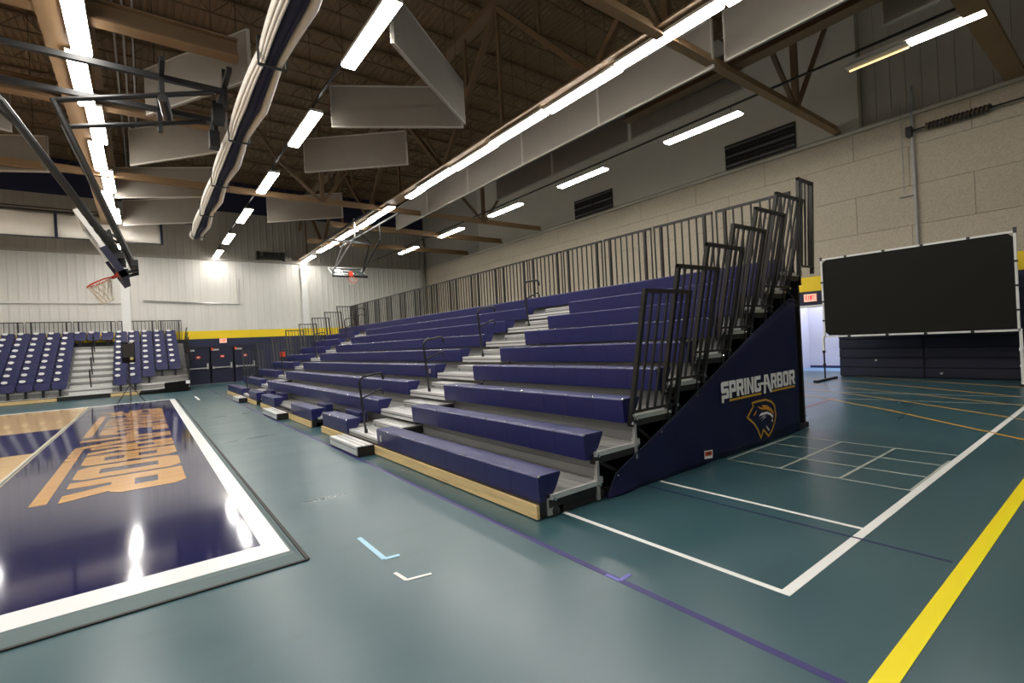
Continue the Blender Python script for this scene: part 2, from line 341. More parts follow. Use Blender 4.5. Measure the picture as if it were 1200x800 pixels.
# ------------------------------------------------------------------ side wall (with doorway), panels, upper siding
OY0, OY1, OZ = 6.55, 8.75, 2.43
wr = MB(); wr.box(XW+0.06, XW+0.35, YB, OY0, 0, ZR+0.3).box(XW+0.06, XW+0.35, OY1, YF+0.3, 0, ZR+0.3).box(XW+0.06, XW+0.35, OY0, OY1, OZ, ZR+0.3)
wr = struct(wr.build('wall_side', TECB))
nb = MB(); nb.box(XW, XW+0.06, YB, OY0, 0, 3.0).box(XW, XW+0.06, OY1, YF, 0, 3.0).box(XW, XW+0.06, OY0, OY1, OZ, 3.0); nb.build('navy_band', NAVYW, wr)
MB().box(XW-0.015, XW+0.06, YB, YF, 3.0, 3.52).build('yellow_band', YEL, wr)
zr = [3.52, 4.74, 5.97, 7.2, ZB]
for k in range(4):
    y = YB-(1.45 if k % 2 else 0)+0.1 - 0.2
    off = [0.0, 1.46, 0.0, 1.46][k]
    y = 5.95-2.93*6+off-1.46
    while y < YF:
        a, b = max(y, YB), min(y+2.93, YF)
        if b-a > 0.1:
            g = 0.006; d = random.uniform(0, 0.008)
            p = MB(); x = XW-d
            p.hexa([(x, a+g, zr[k]+g), (XW+0.06, a+g*0.3, zr[k]+g*.3), (XW+0.06, b-g*.3, zr[k]+g*.3), (x, b-g, zr[k]+g), (x, a+g, zr[k+1]-g), (XW+0.06, a+g*.3, zr[k+1]-g*.3), (XW+0.06, b-g*.3, zr[k+1]-g*.3), (x, b-g, zr[k+1]-g)])
            fixnormals(p.build('wall_panel', TECT, wr))
        y += 2.93
MB().box(XW-0.10, XW+0.06, YB, YF, ZB, ZB+0.10).build('wall_cap', SMOO, wr)
y = YB
pm = MB(); pm.hexa([(XW+0.03, 0.006, ZB+0.1), (XW+0.08, 0.0, ZB+0.1), (XW+0.08, 0.39, ZB+0.1), (XW+0.03, 0.384, ZB+0.1), (XW+0.03, 0.006, ZR), (XW+0.08, 0.0, ZR), (XW+0.08, 0.39, ZR), (XW+0.03, 0.384, ZR)])
pme = pm.mesh('siding_panel', METG)
while y < YF-0.2:
    if y+0.39 < 5.9 or y > 28.0: link('siding_panel', pme, wr, (0, y, 0))
    y += 0.39
MB().box(XW-0.28, XW+0.1, 5.67, 28.4, ZB+0.1, ZR).build('duct_enclosure', SMOO, wr)
for gy0, gy1, lab in ((7.62, 10.2, 'dark louvred air grille high on the wall above the upper end of the bleachers'), (16.2, 18.8, 'dark louvred air grille high on the wall above the middle of the bleachers')):
    g = thing('air_grille', lab, 'grille', (XW-0.29, (gy0+gy1)/2, 8.2)); L = (gy1-gy0)/2
    f = MB(); f.box(-0.02, 0, -L, L, 0, 0.9).build('backing', BLK, g)
    f = MB(); f.box(-0.05, 0, -L, L, -0.03, 0.0).box(-0.05, 0, -L, L, 0.9, 0.93).box(-0.05, 0, -L-.03, -L, -0.03, 0.93).box(-0.05, 0, L, L+.03, -0.03, 0.93).box(-0.05, 0, -.02, .02, 0, .9); f.build('grille_frame', DARKU, g)
    for i in range(7):
        z = 0.08+i*0.12
        s = MB(); s.hexa([(-0.055, -L, z), (-0.02, -L, z+0.05), (-0.02, L, z+0.05), (-0.055, L, z), (-0.052, -L, z+0.012), (-0.017, -L, z+0.062), (-0.017, L, z+0.062), (-0.052, L, z+0.012)]); s.build('slat', DARKU if i % 3 else ZINC, g)
# corridor beyond the doorway
al = MB(); al.box(XW+0.35, 22.3, OY1, OY1+0.1, 0, 3.3).box(XW+0.35, 22.3, 4.9, 5.0, 0, 3.3).box(22.2, 22.3, 4.9, OY1+0.1, 0, 3.3).box(XW+0.35, 22.3, 4.9, OY1+.1, 3.3, 3.4)
al = struct(al.build('wall_corridor', ALC))
MB().box(22.17, 22.2, 5.0, OY1, 0.0, 0.10).build('baseboard', LB, al)
MB().box(20.6, 22.17, 5.0, OY1, 0.0, 0.008).build('floor_mat', BLUF, al)
dj = MB(); dj.box(XW-0.02, XW+0.37, OY0-0.07, OY0, 0, OZ+.07).box(XW-0.02, XW+0.37, OY1-0.02, OY1+.05, 0, OZ+.07).box(XW-0.02, XW+0.37, OY0, OY1, OZ, OZ+.07)
struct(dj.build('door_4', WHT))
es = thing('exit_sign', 'lit red exit sign on the navy band over the bright doorway', 'sign', (XW-0.02, 7.48, 2.76))
MB().box(-0.07, 0.0, -0.2, 0.2, -0.13, 0.14).build('sign_box', EXITF, es)
e = MB(); text_poly(e, 'EXIT', -0.14, -0.06, 0.15, 0.055, 0.02, lambda x, z: (-0.075, -x, z)); e.build('sign_lettering', EXITR, es)
# vertical conduit and spring rod on the wall
cd = MB(); cd.tube([(XW-0.06, 4.36, 3.6), (XW-0.06, 4.36, 9.0)], 0.05, 8); cd.tube([(XW-0.10, 4.62, 8.5), (XW-0.10, 4.62, 5.8)], 0.012); cd.box(XW-.1, XW, 4.36, 4.75, 5.65, 5.68)
tag(cd.build('wall_conduit', GALV), 'vertical grey conduit running up the beige panel wall behind the screen', 'conduit')
sr = thing('spring_rod', 'black horizontal rod with a thick coil spring high on the beige panel wall', 'rod', (XW-0.22, 3.3, 7.58))
MB().tube([(0, -1.6, 0), (0, 1.1, 0)], 0.025).build('rod', BLK, sr)
c = MB(); c.tube([(0.09*math.cos(a*.8), -0.72+a*1.4/120, 0.09*math.sin(a*.8)) for a in range(121)], 0.03, 5); c.build('coil_spring', BLK, sr)
MB().tube([(0, -.7, 0), (0, .7, 0)], 0.07, 8).build('spring_core', BRN, sr)
for yy in (-1.45, 1.1): MB().box(-0.1, 0.19, yy-0.07, yy+0.07, -0.15, 0.13).build('bracket', BLK, sr)
# other two walls, behind the camera
struct(MB().box(XL, XW+.3, YB-0.2, YB, 0, ZR+.3).build('wall_near', METW))
struct(MB().box(XL-0.2, XL, YB, YF+.3, 0, ZR+.3).build('wall_court_side', METW))

# ------------------------------------------------------------------ roof: ribbed deck and bar joists
ce = MB(); x = XL; prof = []
while x < XW+0.4:
    prof += [(x, 0.0), (x+0.09, 0.0), (x+0.11, 0.05), (x+0.20, 0.05)]; x += 0.22
for (a, za), (b, zb) in zip(prof, prof[1:]):
    ce.poly([(a, YB-.2, ZR+za), (a, YF+.3, ZR+za), (b, YF+.3, ZR+zb), (b, YB-.2, ZR+zb)])
ce.box(XL, XW+.3, YB-.2, YF+.3, ZR+.2, ZR+.3)
ceil = struct(ce.build('ceiling', DECK))
jm = MB(); zt, zb = -0.06, -0.62
for s in (-.04, .04): jm.bar((XL, s, zt), (XW, s, zt), 0.05, 0.06); jm.bar((XL, s*.6, zb), (XW, s*.6, zb), 0.035, 0.045)
n = int((XW-XL)/0.55)
for i in range(n):
    a = XL+i*0.55; z0, z1 = (zt, zb) if i % 2 else (zb, zt)
    jm.bar((a, 0, z0), (a+.55, 0, z1), 0.025)
jme = jm.mesh('joist', BRN); y = YB+0.9
while y < YF: link('joist', jme, ceil, (0, y, ZR)); y += 2.1
cp = MB()
for k, xx in enumerate((-0.35, -0.1, 0.15)): cp.tube([(xx, YB, ZR-.66), (xx, YF, ZR-.66)], 0.035, 6)
tag(cp.build('ceiling_conduit', ZINC), 'three parallel grey conduits running under the roof joists', 'conduit')
# girder trusses along the hall
def girder(x0, label):
    g = thing('roof_truss', label, 'truss', (x0, 0, 8.35))
    b = MB(); b.box(-0.34, 0.27, YB, YF, 0, 0.03).box(-0.02, 0.02, YB, YF, 0.03, 0.28); b.build('bottom_chord', TAN, g)
    b = MB(); b.box(-0.2, 0.2, YB, YF, 4.0, 4.06).box(-0.02, 0.02, YB, YF, 4.06, 4.4); b.build('top_chord', BRN, g)
    y, k = -7.2, 0
    while y < YF-2:
        MB().bar((0, y, 0.05), (0, y+3.9, 4.0), 0.16, 0.16).build('web_diagonal', BRN, g)
        MB().bar((0, y+7.8, 0.05), (0, y+3.9, 4.0), 0.16, 0.16).build('web_diagonal', BRN, g)
        MB().bar((0, y+3.9, 4.0), (0, y+3.9, 0.05), 0.10, 0.10).build('web_post', BRN, g)
        MB().bar((0, y+1.95, 2.0), (0, y+1.95, 4.0), 0.09, 0.09).build('web_post', BRN, g)
        MB().bar((0, y+5.85, 2.0), (0, y+5.85, 4.0), 0.09, 0.09).build('web_post', BRN, g)
        y += 7.8
    return g
girder(9.38, 'deep tan girder truss running lengthwise above the bleachers, lights under it')
girder(-1.0, 'deep tan girder truss running lengthwise above the wooden court, lights under it')
def cross_truss(y, x0, x1, label, w=0.22, h=0.05, web=True, panels=()):
    t = thing('roof_truss', label, 'truss', (x0, y, 8.2)); L = x1-x0
    b = MB(); b.box(0, L, -w/2, w/2, 0, h).box(0, L, -0.02, 0.02, h, h+0.2); b.build('bottom_chord', TAN, t)
    if web:
        MB().box(0, L, -0.1, 0.1, 3.9, 4.0).build('top_chord', BRN, t)
        for px in panels:
            MB().bar((px, 0, 0.05), (px, 0, 3.9), 0.16).build('web_post', BRN, t)
            MB().bar((px, 0, 0.05), (px-1.7, 0, 1.6), 0.11).build('web_diagonal', BRN, t)
            MB().bar((px, 0, 0.05), (px+2.9, 0, 3.9), 0.11).build('web_diagonal', BRN, t)
            MB().bar((px-1.7, 0, 1.6), (px-3.2, 0, 3.9), 0.11).build('web_diagonal', BRN, t)
cross_truss(6.3, 5.0, XW-.1, 'brown cross truss with V struts nearest the near end of the bleachers', panels=(10.9, 4.5))
cross_truss(21.8, XL, XW-.1, 'thin brown cross truss spanning the hall over the middle of the wooden court', w=.16, panels=(15.5, 28.5, 37.0))
cross_truss(25.75, 8.0, XW-.1, 'brown cross beam beyond the middle truss, just before the folded far hoop', w=.2, h=.1, web=False)
cross_truss(30.2, 8.0, XW-.1, 'brown cross beam closest to the far wall, above the far hoop frame', w=.2, h=.1, web=False)
cross_truss(2.1, 11.0, XW-.1, 'wide brown roof beam over the hanging screen corner of the hall', w=.42, h=.12, web=False)
b = MB(); b.box(12.12, 12.5, 2.2, 9.8, 8.42, 8.45).box(12.29, 12.33, 2.2, 9.8, 8.45, 8.8); tag(b.build('support_beam', BRN), 'dark brown lengthwise beam tucked behind the girder-side baffles', 'beam')
for y, xe, lab in ((12.2, 1.95, 'brown I-beam carrying the hoop hangers, the nearer of the two over the court'), (16.3, 1.95, 'brown I-beam carrying the hoop hangers, the further of the two over the court')):
    b = MB(); L = 14; b.box(-L, 0, -0.14, 0.14, 0, 0.04).box(-L, 0, -0.02, 0.02, .04, .36).box(-L, 0, -.14, .14, .36, .40)
    sb = tag(b.build('support_beam', BRN, None, (xe, y, 8.39)), lab, 'beam')
    MB().box(-L, 0, -0.16, 0.16, -0.03, 0.0).build('lower_flange', TAN, sb)

# ------------------------------------------------------------------ strip lights
hm = MB(); hm.box(-0.17, 0.17, 0, 2.6, 0.045, 0.12); hmesh = hm.mesh('housing', HOUS)
dm = MB(); dm.hexa([(-0.14, .02, 0), (.14, .02, 0), (.14, 2.58, 0), (-.14, 2.58, 0), (-.165, .01, .045), (.165, .01, .045), (.165, 2.59, .045), (-.165, 2.59, .045)]); dmesh = dm.mesh('diffuser', LAMPW)
rodme = MB().tube([(0, 0, .12), (0, 0, .318)], .012, 4).mesh('hanger_rod', BLK)
ddim = dm.mesh('diffuser', LAMPDIM)
def strip_light(x, y, z, label, group, dim=False, rods=True, half=False):
    t = thing('strip_light', label, 'light', (x, y, z), group)
    hs = link('housing', hmesh, t)
    if half: hs.scale = (1, .5, 1)
    if dim:
        q = MB(); q.box(-.165, .165, 1.32, 2.59, 0, .03); q.build('diffuser', HOUS, t); MB().tube([(.12, 1.35, -.02), (.12, 2.55, -.02)], .018).build('failing_tube', LAMPDIM, t)
        q = MB(); q.box(-.15, .15, .02, 1.3, 0, .03); q.build('diffuser', LAMPW, t)
    else:
        df = link('diffuser', dmesh, t)
        if half: df.scale = (1, .5, 1)
    if rods:
        link('hanger_rod', rodme, t, (0, .3, 0)); link('hanger_rod', rodme, t, (0, 2.3, 0))
RY = [1.95, 7.27, 12.6, 17.9, 23.25, 28.95]; MY = [3.05, 8.36, 13.5, 18.85, 24.15, 29.5, 34.4]
for i, y in enumerate(RY):
    strip_light(14.5, y, 8.2, ('strip light with one half dim and orange, at the near end of the wall-side row' if i == 0 else 'strip light, %s from the near end of the wall-side row' % ORD[i]), 'strip lights in the wall-side row', dim=(i == 0))
for i, y in enumerate(MY):
    strip_light(4.0, y, 8.2, 'strip light, %s from the near end of the spaced row over the walkway' % ORD[i], 'strip lights in the row over the walkway')
gy = [-0.25, 2.36, 5.0, 7.66, 10.3, 12.92, 15.54, 18.18, 21.05, 23.68, 26.3, 28.92, 31.55, 34.4]
for i, y in enumerate(gy):
    strip_light(9.42+(0.06 if i % 2 else -0.03), y, 8.2+(0.02 if i % 2 else 0.0), 'strip light, %s from the near end of the line under the bleacher girder' % ORD[i], 'strip lights under the bleacher girder', rods=False, half=(i in (7, 12)))
ly = [-2.4+2.63*i+(1.3 if i > 11 else 0) for i in range(14)]
for i, y in enumerate(ly):
    strip_light(-0.88+(0.12 if i % 2 else 0.0), y, 8.2+(0.02 if i % 2 else 0.0), 'strip light, %s from the near end of the line above the wooden court' % ORD[i], 'strip lights under the court girder', rods=False)
for x in (14.5, 4.0):
    r = MB(); r.box(x-.03, x+.03, YB, YF-1.0, 8.52, 8.57); r.build('light_rail', BLK)
    tag(SC.objects['light_rail' if x == 14.5 else 'light_rail.001'], 'thin dark rail carrying the wall-side row of strip lights' if x == 14.5 else 'thin dark rail carrying the spaced strip lights over the walkway', 'rail')
for k, x in enumerate((-6.1, -11.3)):  # rows continued out of view, added to light the court side
    for i, y in enumerate((-1, 4.4, 9.8, 15.2, 20.6, 26, 31.4)):
        strip_light(x, y, 8.2, 'strip light over the part of the court outside the view', 'strip lights beyond the view', rods=False)

# ------------------------------------------------------------------ hanging acoustic baffles
def baffle(cx, cy, az, label, L=3.66, z0=8.1, H=1.2, tilt=0.0):
    d = Vector((math.sin(az), math.cos(az), 0)); n = Vector((d.y, -d.x, 0))
    t = thing('acoustic_baffle', label, 'baffle', (cx, cy, z0), 'hanging acoustic baffles')
    def P(s, e, z): return tuple(d*s+n*e+Vector((0, 0, z)))
    h = L/2; e = 0.03
    # face panel, slightly bowed
    mb = MB(); N = 6
    for i in range(N):
        s0, s1 = -h+L*i/N, -h+L*(i+1)/N; b0 = 0.012*math.sin(math.pi*i/N); b1 = 0.012*math.sin(math.pi*(i+1)/N)
        mb.hexa([P(s0, -e-b0, .04), P(s1, -e-b1, .04), P(s1, e-b1, .04), P(s0, e-b0, .04), P(s0, -e-b0, H-.04), P(s1, -e-b1, H-.04), P(s1, e-b1, H-.04), P(s0, e-b0, H-.04)])
    mb.build('panel', BAF, t)
    f = MB()
    for a, b in (((-h, 0), (h, 0)), ((-h, H), (h, H))): f.bar(P(a[0], 0, a[1]+(.02 if a[1] == 0 else -.02)), P(b[0], 0, b[1]+(.02 if b[1] == 0 else -.02)), 0.075, 0.04)
    for s in (-h, h): f.bar(P(s, 0, 0), P(s, 0, H), 0.075, 0.04)
    f.build('edge_frame', BAFE, t)
    for s in (-h*.8, h*.8): MB().tube([P(s, 0, H), P(s, 0, ZR-z0)], 0.008, 4).build('hanger_wire', BLK, t)
def ctr(a, b): return (a[0]+b[0])/2, (a[1]+b[1])/2
R = math.radians
baffle(*ctr((4.53, 13.95), (7.75, 12.06)), R(120), 'baffle of the crossing pair that faces the court, square to the view')
baffle(6.02, 10.62, R(53), 'slanting grey baffle of the crossing pair, rippled, beside the big strip light', L=4.05)
baffle(*ctr((4.75, 18.05), (7.68, 15.48)), R(131), 'baffle hanging low between the crossing pair and the next one further off')
baffle(*ctr((4.97, 25.75), (7.94, 23.28)), R(130), 'baffle hanging behind the thin cross truss over the walkway')
baffle(1.28, 14.0, R(149), 'baffle behind the hoop hangers, tilted with a bright edge')
baffle(*ctr((-0.14, 19.97), (2.4, 17.08)), R(139), 'plain baffle just below the hoop pipes over the wooden court')
baffle(*ctr((-0.4, 24.0), (2.38, 22.48)), R(119), 'stained baffle crossed by the thin truss over the wooden court')
baffle(1.0, 27.9, R(125), 'lowest baffle at the far end over the court, by the curtain roll')
baffle(-4.2, 17.5, R(60), 'baffle past the court girder, half hidden by the hoop mast')
baffle(-3.9, 22.5, R(115), 'long baffle past the court girder over the far seats')
rp = [4.1, 8.08, 11.78, 15.48, 19.2, 22.9]
for i, y in enumerate(rp): baffle(11.25, y, 0, 'baffle %s from the near end in the row beside the bleacher girder' % ORD[i])
for i, y in enumerate((1.5, 8.25, 12.05, 15.8)): baffle(12.95, y, 0, 'shaded baffle %s from the near end in the second row, behind the girder-side baffles' % ORD[i])

# ------------------------------------------------------------------ folded divider curtains
def roll(x, y0, y1, z, label):
    t = thing('divider_curtain', label, 'curtain', (x, 0, z)); N = 64; ties = [y1-0.9-3.9*k for k in range(7)]
    def shape(y):
        d = min(abs(y-q) for q in ties)/1.95; return 0.66+0.34*min(1, d)**0.6, 0.10*(min(1, d)**2)
    def fold(cx, r, zz, m, name, flat=1.0):
        mb = MB(); n = 10
        for i in range(N+1):
            y = y0+(y1-y0)*i/N; s, sag = shape(y)
            for k in range(n):
                a = 2*math.pi*k/n; mb.v.append((cx*s+r*math.cos(a)*s, y, zz-sag+r*flat*math.sin(a)))
        for i in range(N):
            for k in range(n):
                k2 = (k+1) % n; mb.f.append((i*n+k, i*n+k2, (i+1)*n+k2, (i+1)*n+k)); mb.mi.append(0)
        mb.f.append(tuple(range(n))); mb.mi.append(0); mb.f.append(tuple(N*n+k for k in range(n-1, -1, -1))); mb.mi.append(0)
        fixnormals(mb.build(name, m, t, smooth=True))
    for j, (cx, r, zz) in enumerate(((-.27, .04, .06), (-.22, .038, .0), (-.17, .038, -.04))): fold(cx, r, zz, CURW, 'white_fold', 2.6)
    fold(-.02, .11, .02, STRAP, 'navy_band', 1.2); fold(.08, .06, .02, STRAP, 'navy_fold', 2.2)
    fold(0.22, .08, .02, CURW, 'white_flap', 2.2)
    for q in ties:
        tm = MB(); tm.box(-.235, .235, q-.04, q+.04, -.215, -.195); tm.box(-.245, -.225, q-.04, q+.04, -.21, .3); tm.box(.225, .245, q-.04, q+.04, -.21, .3)
        tm.build('tie_strap', BLK, t)
        tb = MB(); tb.tube([(0, q, .48), (0, q, .66)], .015, 4); tb.bar((-.24, q, .3), (.24, q, .3), .04); tb.tube([(0, q, .3), (0, q, .5)], .02, 4); tb.build('hanger', BLK, t)
    tb = MB(); tb.tube([(0, y0, .5), (0, y1, .5)], .05); tb.build('hoist_pipe', BLK, t)
roll(2.12, 0.5, 26.2, 7.28, 'long white and navy divider curtain gathered up in a roll above the walkway')
dc = thing('divider_curtain', 'white divider curtain folded up under a black pipe before the far wall', 'curtain', (-2.5, 30.0, 8.1))
mb = MB(); N = 70; x0, x1 = -9, 3.45
rows = [(.52, 0), (.3, .05), (0, -.03), (-.3, .06), (-.5, 0.02)]
for i in range(N+1):
    x = x0+(x1-x0)*i/N
    for z, dy in rows: mb.v.append((x, dy*(1+.8*math.sin(x*2.1))+.05*math.sin(x*5+z*3), z+.03*math.sin(x*1.7)*(1 if z < 0 else .3)))
for i in range(N):
    for k in range(4): a = i*5+k; mb.f.append((a, a+1, a+6, a+5)); mb.mi.append(0)
c = mb.build('curtain_sheet', CURW, dc, smooth=True); md = c.modifiers.new('thick', 'SOLIDIFY'); md.thickness = 0.06
for x in (-3.9+3.45, 3.45, -4.6): 
    MB().box(x-.05, x+.05, -.12, .12, -.56, .6).build('strap', STRAP, dc)
p = MB(); p.tube([(-9, 0, .62), (5.0, 0, .62)], .06); p.tube([(-9, .1, .8), (5.0, .1, .8)], .03); p.bar((x0, 0, -.55), (x1, 0, -.55), .05, .05); p.build('hoist_pipe', BLK, dc)

# ------------------------------------------------------------------ basketball hoop folded up over the court
hp = thing('basketball_hoop', 'ceiling-hung basketball hoop with red rim swung up over the wooden court', 'basketball hoop', (0, 13.6, 0))
def Y(v): return v-13.6
p = MB()
for yy in (12.75, 14.45): MB().bar((-6, Y(yy), 7.85), (1.75, Y(yy), 7.85), .11).build('rail_pipe', BLK, hp)
for yy, top in ((12.75, 6.92), (14.45, 7.05)):
    MB().tube([(1.5, Y(yy), 7.78), (-1.2, Y(yy), top)], .055, 8).build('brace_pipe', BLK, hp)
    MB().tube([(-1.2, Y(yy), top+.03), (-.1, Y(13.3 if yy < 13 else 13.9), 3.85)], .06, 8).build('mast_pipe', RAIL, hp)
p = MB(); p.tube([(-6.2, Y(12.75), 11.5), (-1.9, Y(12.75), 6.72), (-.28, Y(13.35), 3.98)], .065, 8); p.build('folding_arm', BLK, hp); p = MB(); p.tube([(-6.2, Y(14.4), 11.5), (-1.9, Y(14.2), 6.85), (-.28, Y(13.85), 3.98)], .065, 8); p.build('folding_arm', BLK, hp)
p = MB()
for s in (0.12, .3, .5, .68, .86): MB().bar((-1.9+1.62*s, Y(12.75+.6*s), 6.72-2.74*s), (-1.9+1.62*s, Y(14.2-.35*s), 6.85-2.87*s), .07, .07).build('cross_bar', BLK, hp)
MB().bar((-.3, Y(12.95), 4.0), (-.3, Y(14.25), 4.0), .12).build('cross_bar', BLK, hp); MB().bar((-.08, Y(12.95), 3.86), (-.08, Y(14.25), 3.86), .12).build('cross_bar', BLK, hp)
p = MB(); p.bar((1.74, Y(12.75), 8.36), (1.74, Y(12.75), 7.5), .09).bar((1.72, Y(14.45), 8.36), (1.72, Y(14.45), 7.4), .09).bar((1.72, Y(11.85), 7.95), (1.72, Y(15.8), 7.95), .1)
p.bar((.55, Y(12.75), 8.25), (.55, Y(12.75), 7.3), .09).bar((.55, Y(14.45), 8.2), (.55, Y(14.45), 7.3), .09).bar((.55, Y(12.0), 7.9), (.55, Y(15.0), 7.9), .09); p.build('hanger_bracket', BLK, hp)
MB().box(1.52, 1.77, Y(13.1), Y(13.5), 7.35, 7.72).build('hoist_motor', BLK, hp); MB().box(1.55, 1.77, Y(14.2), Y(14.5), 7.1, 7.5).build('pulley_block', BLK, hp); MB().tube([(.55, Y(12.6), 7.35), (.65, Y(13.2), 7.2)], .1, 8).build('pulley_drum', BLK, hp)
# board: lower edge (-.26,3.57), upper edge (-.96,4.82), lying in the plane of the far view
b0, b1 = Vector((-.26, 0, 3.57)), Vector((-.96, 0, 4.82)); ud = (b1-b0).normalized(); nd = Vector((-ud.z, 0, ud.x)); BH = (b1-b0).length
if nd.x > 0: nd = -nd
def B(w, hh, d): return b0+ud*hh+nd*d+Vector((0, w, 0))
def slab(mb, w0, w1, h0, h1, d0, d1): return mb.hexa([B(w0, h0, d0), B(w1, h0, d0), B(w1, h0, d1), B(w0, h0, d1), B(w0, h1, d0), B(w1, h1, d0), B(w1, h1, d1), B(w0, h1, d1)])
fixnormals(slab(MB(), -.86, .86, .06, BH-.06, -.02, .02).build('backboard_glass', GLASS, hp))
f = MB(); slab(f, -.92, -.86, 0, BH, -.04, .04); slab(f, .86, .92, 0, BH, -.04, .04); slab(f, -.86, .86, BH-.06, BH, -.04, .04); slab(f, -.86, .86, 0, .06, -.04, .04)
fixnormals(f.build('backboard_frame', WHT, hp))
f = MB(); slab(f, -.95, .95, -.05, .08, -.06, .07); slab(f, -.95, -.84, -.05, .62, -.06, .07); slab(f, .84, .95, -.05, .62, -.06, .07); fixnormals(f.build('edge_padding', NAVYP, hp))
f = MB(); slab(f, -.3, .3, .35, .39, .02, .025); slab(f, -.3, .3, .80, .84, .02, .025); slab(f, -.3, -.26, .35, .84, .02, .025); slab(f, .26, .3, .35, .84, .02, .025); fixnormals(f.build('target_square', LETW, hp))
f = MB()
for w in (-.3, .3): f.bar(B(w, .2, -.05), B(w, BH*.7, -.3), .06); f.bar(B(w, .1, -.05), B(w, .05, -.3), .06); f.bar(B(w, BH*.9, -.04), B(w, BH*.55, -.35), .05)
f.bar(B(-.4, .12, -.08), B(.4, .12, -.08), .1); f.build('board_bracket', BLK, hp)
rd = (nd*0.9-Vector((0, 0, .0))).normalized(); rc = B(0, .16, .15+.2286+.04)
rimu = Vector((0, 1, 0)); rimv = nd.normalized()
ring = [rc+rimu*(.2286*math.cos(a))+rimv*(.2286*math.sin(a)) for a in [2*math.pi*i/24 for i in range(24)]]
f = MB(); f.tube(ring, .016, 6, closed=True); f.bar(B(-.06, .16, .02), B(-.06, .16, .2), .03, .02); f.bar(B(.06, .16, .02), B(.06, .16, .2), .03, .02); slab(f, -.11, .11, .05, .2, .02, .07); slab(f, -.09, .09, .12, .15, .05, .18)
f.build('rim', RED, hp)
def net(mb, ring, c, drop, n=12):
    rings = []
    for k, (s, z) in enumerate(((1, 0), (.86, .25), (.72, .5), (.62, .75), (.58, 1))):
        rings.append([c+(ring[(2*i+(k % 2)) % 24]-c)*s+drop*z for i in range(n)])
    for k in range(4):
        for i in range(n):
            a = rings[k][i]
            for j in (i, (i+1) % n) if k % 2 else (i-1, i): mb.tube([a, rings[k+1][j]], .010, 3)
    mb.tube(rings[4], .008, 4, closed=True)
f = MB(); net(f, ring, rc, Vector((.12, 0, -.42))); f.build('net', NET, hp)
# far hoop, folded up with its board facing the camera
hf = thing('basketball_hoop', 'small folded hoop with glass backboard hanging near the far wall', 'basketball hoop', (9.0, 26.0, 5.75))
def H(x, y, z): return (x, y, z)
b0, b1 = Vector((0, 0, -.05)), Vector((0, .95, .52)); ud = (b1-b0).normalized(); nd = Vector((0, -ud.z, ud.y))
def B2(w, hh, d): return b0+ud*hh+nd*(-d)+Vector((w, 0, 0))
def slab2(mb, w0, w1, h0, h1, d0, d1): return mb.hexa([B2(w0, h0, d0), B2(w1, h0, d0), B2(w1, h0, d1), B2(w0, h0, d1), B2(w0, h1, d0), B2(w1, h1, d0), B2(w1, h1, d1), B2(w0, h1, d1)])
fixnormals(slab2(MB(), -.86, .86, .05, 1.06, -.01, .01).build('backboard_glass', GLASSD, hf))
f = MB(); slab2(f, -.92, -.86, 0, 1.1, -.03, .03); slab2(f, .86, .92, 0, 1.1, -.03, .03); slab2(f, -.92, .92, 1.06, 1.1, -.03, .03); fixnormals(f.build('backboard_frame', ZINC, hf))
f = MB(); slab2(f, -.95, .95, -.05, .07, -.05, .05); fixnormals(f.build('edge_padding', BLK, hf))
f = MB(); slab2(f, -.3, .3, .3, .34, -.02, -.012); slab2(f, -.3, .3, .7, .74, -.02, -.012); slab2(f, -.3, -.26, .3, .74, -.02, -.012); slab2(f, .26, .3, .3, .74, -.02, -.012); fixnormals(f.build('target_square', LETW, hf))
rc = Vector((0.02, -.34, -.28)); rv = Vector((0, -.62, -.78)).normalized()
ring = [rc+Vector((1, 0, 0))*(.2286*math.cos(a))+rv*(.2286*math.sin(a)) for a in [2*math.pi*i/24 for i in range(24)]]
f = MB(); f.tube(ring, .016, 6, closed=True); f.box(-.1, .1, -.16, .0, -.06, .2); f.build('rim', RED, hf)
f = MB(); net(f, ring, rc, Vector((0, .3, -.2))); f.build('net', NET, hf)
for k, (xx, xt) in enumerate(((-.80, -.36), (.80, .98))):
    MB().tube([(xx, .35, .22), (xt, -2.0, 1.62), (xt, -2.0, 2.55)], .045, 6).build('mast_pipe', ZINC if k == 0 else BLK, hf)
    MB().tube([(xx+.12, .55, .35), (xt-.30, -1.2, 1.50), (xt-.55, .2, 1.85)], .035, 6).build('folding_arm', ZINC if k == 0 else BLK, hf)
for a_, b__, w_ in (((-.7, .55, .42), (.8, .55, .42), .06), ((-.9, .2, 1.85), (1.1, .2, 1.85), .11), ((-.5, -1.2, 1.5), (.9, -1.2, 1.5), .06), ((-.36, -2.0, 2.2), (1.3, .2, 1.85), .05)): MB().bar(a_, b__, w_).build('cross_bar', BLK, hf)
f = MB(); f.bar((-.36, -4.3, 2.41), (-.36, 4.3, 2.41), .08); f.bar((.98, -4.3, 2.41), (.98, 4.3, 2.41), .08); f.build('hanger_bracket', BLK, hf)

